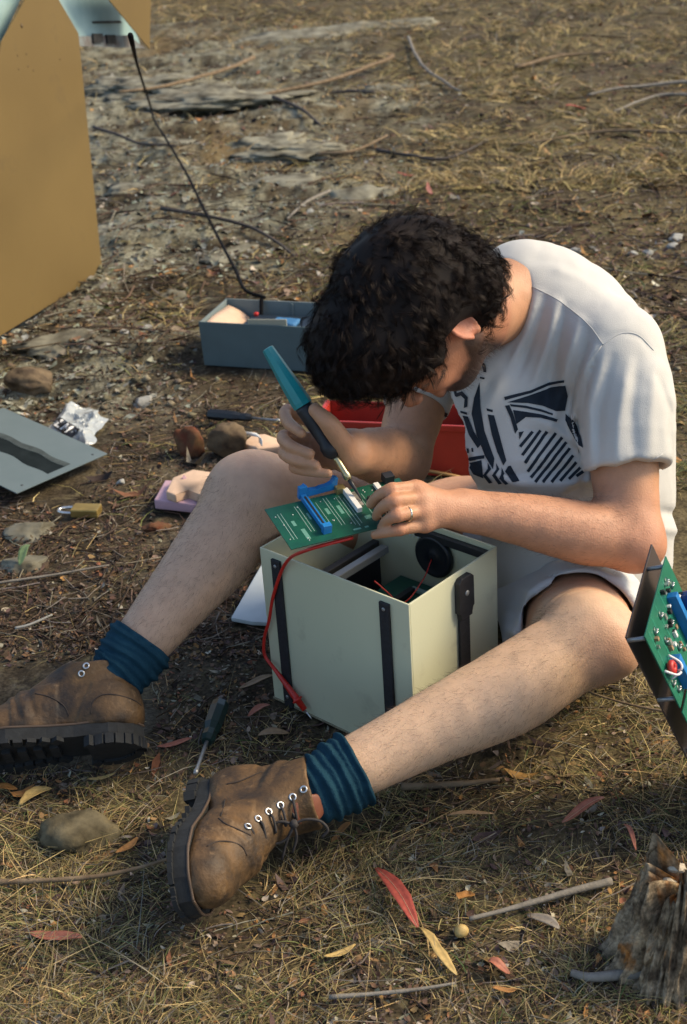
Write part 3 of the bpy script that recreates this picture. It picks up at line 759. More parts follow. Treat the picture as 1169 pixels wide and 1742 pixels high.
SV = np.stack([sb[0] + rr_ * ca_ + .018 * ST, sb[1] + rr_ * sa_ + .01 * ST, -.01 + topz * tt_ / .86 + .006 * an(16, ST * 9, 1.0, 12)], -1).reshape(-1, 3)
gi_ = np.arange(n_a * n_h).reshape(n_h, n_a); gn_ = np.roll(gi_, -1, 1)
SFc = np.stack([gi_[:-1], gn_[:-1], gn_[1:], gi_[1:]], -1).reshape(-1, 4)
st_me = mesh_from('stump', SV, SFc)
cn_ = fbm(SV * np.array([1, 1, .25]), 90, 3, 77); cg_ = fbm(SV, 40, 3, 79); co_ = fbm(SV * np.array([1, 1, .5]), 30, 3, 81) + .55 * (SV[:, 2] - .10) / .1
ci_ = fbm(SV, 70, 4, 83, .6)
cs = lerp(np.array((.075, .062, .050)) + 0 * SV, np.array((.31, .27, .21)), .50 + cn_ * .8 + ci_ * 1.4); cs = lerp(cs, np.array((.32, .15, .05)), (fbm(SV, 38, 3, 85) + .35 * (SV[:, 2] - .10) / .1 - .18) * 4); cs = lerp(cs, np.array((.31, .29, .25)), (cg_ - .32) * 3)
set_attr(st_me, 'tint', cs * np.array((1.12, 1.0, .82)))
tag(obj('stump', st_me, mat('rotten_wood', (.1, .08, .06), .95, var=.45, vscale=190, bump=1.0, bscale=180, attr='tint', spec=.08)), 'rotten grey tree stump with orange decay at the lower right', 'stump')
for i, (x, y, z, s) in enumerate(((1152, 1478, .13, .018), (1140, 1498, .12, .014))):
    c = G(x, y, z); b_ = bmesh.new(); bmesh.ops.create_icosphere(b_, subdivisions=2, radius=s * .5)
    for q in b_.verts:
        n_ = float(vnoise(np.array([q.co[:]]), 160, i)[0]); q.co = Vector((q.co.x * 1.3, q.co.y * .8, q.co.z * .6)) * (1 + .5 * n_) + Vector(c)
    tag(bm_obj('wood_chip', b_, mat('pale_wood', (.42, .36, .26), .9, var=.2, vscale=120), None, smooth=False), ('larger' if i == 0 else 'smaller') + ' pale chip lodged on the rotten stump', 'chip')
# ================================================================== PERSON
# skeleton (metres, world)
Ls, Le, Lw = P(1042, 600, 2.150), P(1074, 915, 2.125), P(790, 868, 2.07)
Rs, Re, Rw = P(735, 590, 2.43), P(683, 782, 2.335), P(598, 768, 2.105)
Lk, Lh = P(1003, 1086, 2.055), P(985, 1000, 2.42)
Lt = P(986, 1071, 2.17)
Rk, Rh = P(430, 848, 2.27), np.array([.215, 2.30, .085])
Pv = np.array([.345, 2.17, .135])
# boots: heel-bottom origin, toe, up, and side axes
def frame3(t, s):
    t = nrm(t); s = np.asarray(s, float); s = nrm(s - t * (s @ t)); return t, np.cross(s, t), s     # toe, left, up
LB_o = G(352, 1352, .056); LB = frame3((-.10, -.97, .16), (.97, .0, .20))
RB_o = G(238, 1268, .060); RB = frame3((-1, -.06, -.01), (.34, .80, .50))
La = LB_o + LB[2] * .165 + LB[0] * .055
Ra = RB_o + RB[2] * .124 + RB[0] * .026
# head axes
hu = cv(-.80, .15, .58); hf = cv(-.20, -.93, -.30); hf = nrm(hf - hu * (hf @ hu)); hl = np.cross(hu, hf)
Hc = P(708, 540, 2.06)
def HD(f, l, u): return Hc + hf * f + hl * l + hu * u

B = Field()
# legs
def leg(hip, knee, ank, back, rk, rt, ra, rc, kpat, thigh=None):
    B.chain([hip, hip * .5 + knee * .5 if thigh is None else thigh[0], knee], [rt, rt * .5 + rk * .52 if thigh is None else thigh[1], rk], k=.03)
    mid = knee * .66 + ank * .34 + back * .012
    B.chain([knee, knee * .85 + ank * .15 + back * .006, mid, knee * .35 + ank * .65 + back * .003, ank], [rk * .93, rk * .90, rc, rc * .79, ra], k=.02)
    B.ell(knee + kpat[0] * kpat[1], np.eye(3), (.036, .036, .036), k=.035)
    B.cone(knee * .84 + ank * .16 - back * .034, ank - back * .006, .017, .030, k=.02)       # shin bone
bL = nrm(np.cross(Lk - La, cv(.1, .1, 1)));
if bL @ cv(.4, -1, 0) < 0: bL = -bL
leg(Lh, Lk, La, bL, .066, .096, .037, .060, (cv(.8, -.25, .6), .038), (Lt, .081))
bR = cv(.85, .45, -.3)
leg(Rh, Rk, Ra, bR, .076, .072, .038, .065, (cv(-.6, .35, .6), .026))
# torso core, neck, shoulders
B.chain([Pv, P(968, 800, 2.33), P(935, 640, 2.29), P(890, 500, 2.235)], [.12, .11, .11, .058], k=.04)
B.cone(P(890, 505, 2.24), Ls, .05, .056, k=.03); B.cone(P(890, 505, 2.24), Rs, .05, .056, k=.03)
B.cone(Pv, Lh, .11, .10, k=.04); B.cone(Pv, Rh, .11, .10, k=.04)
B.cone(P(880, 496, 2.235), P(796, 545, 2.130), .060, .058, k=.03)
# arms
B.chain([Ls, Ls * .45 + Le * .55, Le], [.056, .052, .043], k=.03)
fl = nrm(np.cross(Lw - Le, cv(0, 0, 1)))
B.chain([Le, Le * .72 + Lw * .28 - fl * .004, Le * .35 + Lw * .65, Lw], [.043, .0475, .039, .0290], k=.022)
B.ell(Le + cv(.55, -.7, .1) * .020, np.eye(3), (.030, .030, .030), k=.03)
B.chain([Rs, Rs * .45 + Re * .55, Re], [.056, .050, .044], k=.03)
B.chain([Re, Re * .72 + Rw * .28, Re * .35 + Rw * .65, Rw], [.044, .048, .041, .031], k=.022)
# hands
def hand(wrist, mcp, pip, dip, tip, thumb, rr, palmflat, th_r=(.0150, .0125, .0115, .0092)):
    pc = np.mean(mcp, 0)
    B.cone(wrist, wrist * .45 + pc * .55, .026, .024, k=.02, flat=palmflat)
    for a in mcp: B.cone(wrist * .72 + pc * .28, a, .017, .0118, k=.014)
    for i in range(3): B.cone(mcp[i] * .93 + wrist * .07, mcp[i + 1] * .93 + wrist * .07, .0095, .0095, k=.010)
    for i in range(4):
        r = rr[i]
        B.chain([mcp[i] * .85 + wrist * .15, mcp[i], pip[i], dip[i], tip[i]], [r * 1.05, r * 1.12, r * 1.02, r * .92, r * .80], k=.0035, n=3)
        B.ell(pip[i], np.eye(3), (r * 1.10,) * 3, k=.004)
    B.chain(thumb, th_r, k=.008, n=4)
L_mcp = [P(706, 829, 2.040), P(711, 848, 2.030), P(716, 870, 2.026), P(722, 893, 2.032)]
L_pip = [P(668, 833, 2.020), P(671, 853, 2.006), P(677, 877, 2.004), P(681, 901, 2.016)]
L_dip = [P(644, 843, 2.030), P(650, 864, 2.018), P(658, 886, 2.016), P(655, 906, 2.022)]
L_tip = [P(631, 858, 2.048), P(640, 879, 2.040), P(649, 897, 2.036), P(637, 910, 2.034)]
hand(Lw, L_mcp, L_pip, L_dip, L_tip, [P(770, 880, 2.085), P(720, 880, 2.092), P(685, 876, 2.100), P(655, 872, 2.104)], [.0091, .0094, .0091, .0083], (cv(-.1, .5, .8), .72))
R_mcp = [P(548, 728, 2.135), P(540, 748, 2.145), P(540, 768, 2.142), P(550, 788, 2.130)]
R_pip = [P(489, 699, 2.126), P(483, 743, 2.126), P(484, 769, 2.120), P(502, 794, 2.110)]
R_dip = [P(490, 718, 2.094), P(494, 758, 2.088), P(502, 783, 2.082), P(525, 802, 2.080)]
R_tip = [P(513, 737, 2.062), P(527, 772, 2.066), P(537, 791, 2.068), P(558, 805, 2.068)]
hand(Rw, R_mcp, R_pip, R_dip, R_tip, [P(592, 772, 2.090), P(580, 748, 2.062), P(557, 718, 2.042), P(536, 698, 2.044)], [.0097, .0099, .0096, .0088], (cv(.3, .2, .9), .75), (.0190, .0160, .0135, .0106))
# head
B.ell(HD(-.004, 0, .020), (hf, hl, hu), (.096, .076, .094), k=.03)
B.ell(HD(.038, 0, -.048), (hf, hl, hu), (.056, .060, .076), k=.03)
B.cone(HD(.058, 0, -.100), HD(.005, .045, -.070), .024, .022, k=.025)
B.cone(HD(.058, 0, -.100), HD(.005, -.045, -.070), .024, .022, k=.025)
B.ell(HD(.074, .034, -.040), (hf, hl, hu), (.020, .024, .018), k=.02); B.ell(HD(.074, -.034, -.040), (hf, hl, hu), (.020, .024, .018), k=.02)
B.cone(HD(.092, 0, -.005), HD(.118, 0, -.040), .008, .012, k=.012)            # nose
B.ell(HD(.112, .012, -.046), (hf, hl, hu), (.009, .008, .007), k=.008); B.ell(HD(.112, -.012, -.046), (hf, hl, hu), (.009, .008, .007), k=.008)
B.cone(HD(.090, .045, .008), HD(.096, -.045, .008), .012, .012, k=.02)        # brow
for s in (1, -1):
    B.ell(HD(.086, .030 * s, -.010), (hf, hl, hu), (.010, .015, .009), k=.010, op='s')   # eye sockets
    B.ell(HD(.080, .030 * s, -.011), (hf, hl, hu), (.012, .013, .011), k=.004)           # closed lids
B.cone(HD(.094, .020, -.074), HD(.094, -.020, -.074), .008, .008, k=.010)     # lips
B.cone(HD(.104, .022, -.0745), HD(.104, -.022, -.0745), .0022, .0022, k=.003, op='s')
# ears: helix rim, bowl, lobe
for s in (1, -1):
    e = HD(-.012, .077 * s, -.022); el = nrm(hl * s * .9 - hf * .45); ef = nrm(np.cross(hu, el)) * (1 if s > 0 else -1)
    B.ell(e, (ef, el, hu), (.017, .008, .029), k=.006)
    rim = [e + ef * (.017 * math.cos(a)) + hu * (.028 * math.sin(a)) + el * .006 for a in np.linspace(-.9, 3.9, 9)]
    B.chain(rim, [.0036] * 9, k=.003, n=2)
    B.ell(e + el * .010 + ef * .003, (ef, el, hu), (.010, .007, .017), k=.004, op='s')
    B.ell(e - hu * .030 + ef * .004, np.eye(3), (.007,) * 3, k=.006)

def skin_disp(p):
    return .0008 * vnoise(p, 48, 3)
B.disp = skin_disp

person = thing('person', 'dark-haired man in white printed T-shirt sitting on the ground soldering a circuit board', 'person', (Pv[0], Pv[1], 0))
skin = mat('skin', (.4, .2, .12), .50, var=.07, vscale=60, bump=.35, bscale=380, sss=.10, attr='tint', spec=.35)
v, f = B.mesh(.0032, relax=1)
body_me = mesh_from('body', v, f)
def rgb(*c): return np.array(c, float)
tint = np.tile(rgb(.45, .25, .150), (len(v), 1))
def mixin(w, c):
    global tint
    w = np.clip(w, 0, 1)[:, None]; tint = tint * (1 - w) + np.asarray(c) * w
def near(c, r0, r1):
    d = np.sqrt(((v - np.asarray(c)) ** 2).sum(1)); return np.clip((r1 - d) / (r1 - r0), 0, 1)
dl, _t = seg_dist(v, Lk, La); mixin(np.clip((.12 - dl) / .03, 0, 1), rgb(.56, .395, .275))
dl, _t = seg_dist(v, Rk, Ra); mixin(np.clip((.13 - dl) / .03, 0, 1), rgb(.47, .325, .235))
dl, _t = seg_dist(v, Le, Lw); mixin(np.clip((.10 - dl) / .03, 0, 1), rgb(.46, .25, .16))
for q in L_mcp + L_pip + R_mcp + R_pip: mixin(.55 * near(q, .006, .016), rgb(.46, .18, .11))
mixin(.6 * near(Le + cv(.5, -.7, .3) * .03, .02, .07), rgb(.45, .20, .125))
mixin(.55 * near(Lk + cv(.5, -.3, .8) * .05, .02, .075), rgb(.47, .22, .15))
hq = v - Hc; qf, ql, qu = hq @ hf, hq @ hl, hq @ hu
onh = near(Hc, .15, .16)
mixin(onh * .8, rgb(.36, .165, .10))
nz = .012 * vnoise(v, 70, 8)
line = np.interp(qf, [-.02, .01, .03, .06, .10], [-.030, -.046, -.064, -.068, -.070])
beard = onh * np.clip((line - qu + nz * .6) / .010, 0, 1) * np.clip((qf + .018) / .02, 0, 1) * (qf < .125)
mixin(beard * .92, rgb(.022, .015, .012))
brow = onh * np.clip(1 - np.abs(qu - .010 - nz * .3) / .007, 0, 1) * (qf > .07) * (np.abs(ql) > .010) * (np.abs(ql) < .055)
mixin(np.clip(brow * 2, 0, 1) * .9, rgb(.02, .014, .012))
for s_ in (1, -1): mixin(.6 * near(HD(-.012, .080 * s_, -.022), .02, .034), rgb(.42, .15, .10))
set_attr(body_me, 'tint', tint * np.array((1.06, .99, .90)))
body = obj('body', body_me, skin, person)
bvh_body = BVHTree.FromPolygons([tuple(q) for q in v], [tuple(map(int, q)) for q in f])

# fine dark hair on shins and forearms
def ribbons(name, root, dirs, length, width, m, parent, bend=None, seg=2):
    "many thin tapering ribbons as one mesh; root, dirs (n,3)"
    n = len(root); side = np.cross(dirs, RNG.normal(size=(n, 3))); side /= np.linalg.norm(side, axis=1)[:, None]
    vv, ff = [], []
    for k in range(seg + 1):
        t = k / seg
        c = root + dirs * (length * t)[:, None] + (bend * (length * t * t)[:, None] if bend is not None else 0)
        w = (width * (1 - .8 * t))[:, None] * side * .5
        vv += [c - w, c + w]
    vv = np.stack(vv, 1)
    base = (np.arange(n) * (2 * (seg + 1)))[:, None]
    ff = np.concatenate([base + np.array([[2 * k, 2 * k + 1, 2 * k + 3, 2 * k + 2]]) for k in range(seg)])
    me = mesh_from(name, vv.reshape(-1, 3), ff)
    o = obj(name, me, m, parent); o['kind'] = 'stuff'; return o
vn = np.empty(len(body_me.vertices) * 3, np.float32); body_me.vertices.foreach_get('normal', vn) if hasattr(body_me.vertices[0], 'normal') else None
vn = vn.reshape(-1, 3).astype(float)
hr, hdv = [], []
for (a, b, n, rmax) in ((Lk, La, 6500, .09), (Rk, Ra, 6000, .10), (Le, Lw, 2200, .07), (Re, Rw, 900, .07)):
    d_, t_ = seg_dist(v, a, b)
    c = np.nonzero((d_ < rmax) & (t_ > .04) & (t_ < .93))[0]
    c = RNG.choice(c, n); ax = nrm(b - a)
    hr.append(v[c]); hdv.append(vn[c] * .35 + ax + RNG.normal(size=(n, 3)) * .35)
c = np.nonzero(beard > .5)[0]
if len(c):
    c = RNG.choice(c, 1500); hr.append(v[c]); hdv.append(vn[c] * .3 - hu * .8 + hf * .2 + RNG.normal(size=(1500, 3)) * .3)
hr = np.concatenate(hr); hdv = np.concatenate(hdv); hdv /= np.linalg.norm(hdv, axis=1)[:, None]
ribbons('body_hair', hr, hdv, RNG.uniform(.006, .014, len(hr)), np.full(len(hr), .00021), mat('body_hair', (.05, .028, .018), .6), person)
# ------------------------------------------------------------------ T-shirt
T = Field()
T.chain([P(884, 492, 2.250), P(955, 562, 2.275), P(985, 690, 2.31), P(985, 820, 2.33), P(980, 935, 2.36)], [.072, .116, .148, .155, .158], k=.03, n=3)
T.ell(P(862, 690, 2.27), (RT, UP, FW), (.100, .12, .11), k=.06)
T.ell(P(880, 800, 2.27), (RT, UP, FW), (.090, .09, .10), k=.05)
T.cone(P(905, 512, 2.24), Ls, .068, .072, k=.05)
T.cone(P(895, 515, 2.26), Rs, .070, .072, k=.05)
s_end = P(1067, 806, 2.118)
T.chain([Ls, P(1066, 690, 2.130), P(1067, 830, 2.116)], [.0715, .0735, .0630], k=.022, n=3)
adir = nrm(Le - Ls)
T.cut(P(1066, 799, 2.118), cv(.10, -1, .22), P(1066, 870, 2.118), .105)
T.chain([Ls * .3 + Le * .7, Ls * .48 + Le * .52], [.0605, .0575], k=.003, n=1, op='s')
r_end = P(699, 690, 2.375)
T.cone(Rs, Rs * .45 + Re * .55, .074, .056, k=.02)
rdir = nrm(Re - Rs)
T.cut(P(700, 692, 2.38), rdir, Re, .16)
# neck opening
T.cone(P(838, 512, 2.185), P(730, 575, 2.05), .064, .110, k=.006, op='s')
FOLDS = [  # pixel polyline on the shirt, height (m), half width (px)
    ([(905, 488), (948, 510), (1000, 550), (1028, 590)], .0016, 5),
    ([(930, 505), (905, 580), (880, 640)], -.0045, 11), ([(915, 500), (893, 570), (868, 620)], .0035, 9),
    ([(948, 515), (930, 590), (905, 660)], .0045, 10), ([(962, 520), (945, 600), (925, 690)], -.005, 12),
    ([(985, 545), (965, 610), (948, 690), (930, 740)], .005, 12), ([(1003, 565), (985, 625), (975, 700)], -.007, 14),
    ([(1012, 590), (985, 650), (972, 720), (985, 770)], .006, 8),
    ([(1040, 610), (1020, 700), (1018, 790)], -.004, 14), ([(1030, 600), (1002, 690), (1006, 790)], .004, 12),
    ([(1070, 620), (1052, 710), (1048, 800)], .0035, 13), ([(1085, 610), (1075, 700), (1080, 790)], -.0035, 14),
    ([(1115, 620), (1108, 700), (1105, 780)], .003, 14), ([(1030, 575), (1060, 566), (1090, 575), (1110, 600)], -.0015, 6),
    ([(790, 820), (860, 845), (950, 850), (1010, 845)], -.006, 14), ([(800, 800), (880, 822), (990, 824)], .005, 12),
    ([(860, 640), (830, 690), (800, 760)], .004, 16), ([(840, 640), (815, 680), (790, 730)], -.004, 14),
    ([(988, 772), (940, 742), (890, 728)], -.0028, 7), ([(986, 760), (945, 728), (905, 712)], .0026, 6), ([(990, 785), (930, 778), (870, 786)], .0026, 7), ([(985, 800), (920, 800), (850, 812)], -.0028, 7),
    ([(800, 858), (880, 862), (960, 872)], .004, 7), ([(810, 838), (850, 832), (900, 838)], -.003, 6), ([(1000, 800), (985, 830), (950, 848)], -.004, 8), ([(795, 760), (815, 790), (850, 806)], .003, 7),
    ([(1012, 610), (1000, 650), (992, 700)], -.003, 5), ([(1120, 640), (1140, 700), (1140, 760)], -.003, 9), ([(930, 450), (985, 470), (1040, 510)], .0016, 12), ([(905, 440), (960, 450), (1020, 480)], -.0014, 12),
    ([(1120, 870), (1169, 878)], -.005, 12), ([(1125, 900), (1169, 905)], .004, 12),
]
def fold_disp(folds, dmax):
    def fn(p):
        d = p - CAMP; w = d @ FW
        q = np.stack([584.5 + FPX * (d @ RT) / w, 871 - FPX * (d @ UP) / w], 1)
        o = np.zeros(len(p))
        for pl, amp, wd in folds:
            best = np.full(len(p), 1e9); tt = np.zeros(len(p))
            for i in range(len(pl) - 1):
                ds, t = seg_dist(q, np.array(pl[i], float), np.array(pl[i + 1], float))
                m_ = ds < best; best[m_] = ds[m_]; tt[m_] = (i + t[m_]) / (len(pl) - 1)
            o += amp * 1.2 * np.exp(-(best / (wd * .72)) ** 2) * np.clip(np.minimum(tt + .12, 1.12 - tt) / .3, 0, 1)
        return np.where(w < dmax, o, 0) + .0014 * vnoise(p, 18, 4) + .0007 * vnoise(p * np.array([1.4, 1.4, .6]), 45, 6)
    return fn
T.disp = fold_disp(FOLDS, 2.36)
tv, tf = T.mesh(.0037, relax=1)
cloth = mat('white_cotton', (.53, .52, .48), .85, var=.035, vscale=18, bump=.35, bscale=700, spec=.15)
shirt = obj('tshirt', mesh_from('tshirt', tv, tf), cloth, person)
bvh_shirt = BVHTree.FromPolygons([tuple(q) for q in tv], [tuple(map(int, q)) for q in tf])

# ribbed collar band and hems follow the openings
def hit(bvh, px, py, off=.0006):
    d = Vector(ray(px, py)).normalized()
    loc, n, i, dist = bvh.ray_cast(Vector(CAMP), d, 6.0)
    if loc is None: return None
    if n.dot(d) > 0: n = -n
    return np.array(loc + n * off), np.array(n)
def on_shirt(pxs, off=.001):
    o = []
    for a in pxs:
        h = hit(bvh_shirt, *a, off)
        if h: o.append(h[0])
    return o

def seam_line(pl, bvh, par, m_, r=.0007):
    q_ = [hit(bvh, *x_, .0003) for x_ in np.array(catmull([np.append(x_, 0) for x_ in pl], 6))[:, :2]]
    q_ = [x_[0] for x_ in q_ if x_ is not None]
    if len(q_) > 2: tube('seam', q_, r, m_, par, 5)
seam_m = mat('cotton_seam', (.50, .50, .48), .9, spec=.1)
for pl_ in ([(906, 488), (950, 511), (1000, 551), (1026, 586)], [(1024, 588), (1055, 568), (1085, 570), (1112, 596)], [(1024, 588), (985, 640), (972, 700), (985, 770)], [(1008, 797), (1035, 802), (1070, 798), (1100, 788), (1128, 772)]): seam_line(pl_, bvh_shirt, shirt, seam_m)
# printed graphic: flat ink shapes laid on the cloth
def X5(pts): return [(740 + x / 2.725, 380 + y / 2.725) for x, y in pts]
PRINT = [X5(q) for q in (
    [(320, 805), (440, 775), (520, 740), (600, 725), (600, 736), (520, 754), (445, 787), (325, 820)],
    [(335, 830), (430, 800), (540, 760), (605, 750), (615, 800), (602, 868), (560, 870), (500, 846), (430, 833)],
    [(325, 845), (345, 842), (362, 880), (385, 955), (372, 975), (350, 900)],
    [(348, 838), (420, 845), (490, 862), (548, 882), (546, 890), (488, 872), (420, 856), (352, 848)],
    [(362, 865), (412, 872), (490, 885), (568, 908), (562, 920), (490, 902), (410, 897), (384, 890), (378, 930)],
    [(388, 968), (412, 964), (392, 1002)],
    [(605, 882), (640, 910), (678, 985), (690, 1040), (668, 1028), (630, 960), (605, 912)],
    [(208, 738), (213, 850), (230, 960), (277, 1090), (270, 1142), (235, 1080), (195, 980), (172, 880), (182, 810)],
    [(245, 885), (275, 890), (300, 980), (332, 1100), (318, 1122), (290, 1060), (265, 980)],
    [(240, 857), (268, 864), (268, 875), (242, 868)],
    [(130, 890), (155, 895), (180, 960), (217, 1022), (200, 1042), (160, 980)],
    [(120, 868), (150, 876), (150, 886), (122, 878)],
    [(20, 860), (60, 880), (120, 955), (125, 975), (60, 905), (20, 872)],
    [(340, 1125), (352, 1122), (392, 1195), (360, 1200), (325, 1150)],
    [(245, 1110), (262, 1140), (240, 1165), (268, 1200), (252, 1204), (224, 1168), (246, 1138)],
    [(285, 1110), (300, 1140), (282, 1165), (312, 1205), (296, 1208), (266, 1168), (286, 1140)],
    [(310, 1130), (322, 1160), (312, 1180), (342, 1205), (328, 1210), (298, 1182), (308, 1160)],
    [(122, 1112), (150, 1085), (232, 1074), (230, 1090), (152, 1103), (136, 1132)],
    [(150, 1112), (217, 1098), (226, 1180), (180, 1162)],
    [(130, 1045), (138, 1045), (140, 1065), (132, 1065)], [(150, 1043), (158, 1043), (160, 1063), (152, 1063)], [(170, 1041), (178, 1041), (180, 1060), (172, 1060)],
    [(188, 622), (215, 632), (238, 662), (240, 692), (227, 690), (220, 665), (205, 645), (186, 636)],
    [(190, 645), (205, 655), (215, 675), (206, 680), (196, 664), (186, 656)],
    [(210, 712), (232, 716), (230, 724), (210, 720)],
    [(98, 790), (128, 778), (154, 806), (152, 850), (136, 856), (140, 815), (122, 798), (102, 806)],
    [(88, 775), (100, 772), (106, 800), (96, 804)],
    [(400, 1288), (440, 1290), (440, 1298), (400, 1296)], [(455, 1286), (490, 1288), (490, 1298), (455, 1297)],
)]
for a, b in (((395, 1035), (452, 966)), ((405, 1075), (490, 958)), ((418, 1110), (520, 963)), ((430, 1150), (560, 970)), ((445, 1180), (590, 990)),
             ((465, 1200), (610, 1012)), ((500, 1200), (625, 1042)), ((540, 1200), (640, 1076)), ((580, 1195), (655, 1106)), ((620, 1186), (675, 1130)), ((655, 1172), (688, 1148))):
    d = nrm(np.subtract(b, a)); n = np.array([-d[1], d[0]]) * 7
    PRINT.append(X5([tuple(np.add(a, n)), tuple(np.add(b, n)), tuple(np.subtract(b, n)), tuple(np.subtract(a, n))]))
for k, r in enumerate((8, 15, 22)):      # small concentric arcs at the bottom left of the print
    an = np.linspace(.3, 5.2, 14)
    PRINT.append(X5([(140 + (r + 2) * math.cos(t), 1188 + (r + 2) * math.sin(t)) for t in an] + [(140 + (r - 2) * math.cos(t), 1188 + (r - 2) * math.sin(t)) for t in an[::-1]]))
def decal(name, polys, bvh, m, parent, off=.0012, step=4.0):
    vv, ff = [], []
    for pl in polys:
        bm = bmesh.new()
        n = len(pl); q = []
        for i in range(n):
            a, b = np.array(pl[i]), np.array(pl[(i + 1) % n]); k = max(1, int(np.linalg.norm(b - a) / step))
            q += [a + (b - a) * j / k for j in range(k)]
        vs = [bm.verts.new((x, y, 0)) for x, y in q]
        fc = bm.faces.new(vs)
        bmesh.ops.triangulate(bm, faces=[fc])
        for _ in range(3):
            es = [e for e in bm.edges if e.calc_length() > step * 1.5]
            if not es: break
            bmesh.ops.subdivide_edges(bm, edges=es, cuts=1); bmesh.ops.triangulate(bm, faces=bm.faces[:])
        base = len(vv); ok = True; loc = []
        bm.verts.index_update()
        for x in bm.verts:
            h = hit(bvh, x.co.x, x.co.y, off)
            loc.append(h[0] if h else None)
        dd = [proj(p_)[2] for p_ in loc if p_ is not None]
        med = np.median(dd) if dd else 0
        mp = {}
        for i, p_ in enumerate(loc):
            if p_ is not None and abs(proj(p_)[2] - med) < .12: mp[i] = len(vv); vv.append(p_)
        for fc in bm.faces:
            ids = [x.index for x in fc.verts]
            if all(i in mp for i in ids): ff.append([mp[i] for i in ids])
        bm.free()
    return obj(name, mesh_from(name, vv, ff), m, parent) if ff else None
ink = mat('shirt_ink', (.016, .024, .034), .75, var=.2, vscale=60, spec=.2)
for _pl in PRINT: decal('printed_shape', [_pl], bvh_shirt, ink, shirt)

# ------------------------------------------------------------------ shorts
S = Field()
S.ell(np.array([.37, 2.14, .125]), (RT, (0, 1, 0), (0, 0, 1)), (.175, .17, .135), k=.03)
hem = Lt + (Lk - Lt) * .08; td = nrm(Lk - Lh)
S.chain([Lh, Lh * .5 + hem * .5, hem, hem + td * .05], [.118, .110, .0945, .092], k=.04, n=2)
S.cone(P(915, 1020, 2.33), P(900, 1090, 2.235), .060, .034, k=.06)
S.cut(hem, td, hem + td * .12, .16)
S.chain([Lt + td * .06, hem - td * .05], [.0875, .0855], k=.003, n=1, op='s')
SF = [([(900, 965), (960, 985), (1030, 980)], -.003, 14), ([(870, 1000), (915, 1010), (960, 985)], .003, 12), ([(860, 1040), (890, 1040), (920, 1010)], -.003, 12),
      ([(860, 1070), (880, 1080)], .004, 10), ([(1130, 935), (1165, 940)], .006, 10), ([(1120, 960), (1160, 970)], -.006, 10), ([(1050, 975), (1080, 990)], .004, 10)]
S.disp = fold_disp(SF, 2.45)
sv, sf = S.mesh(.0044, lo=np.array([-1, -1, .004]), relax=2)
shorts = obj('shorts', mesh_from('shorts', sv, sf), mat('pale_shorts', (.50, .515, .51), .85, var=.04, vscale=16, bump=.3, bscale=600, spec=.15), person)

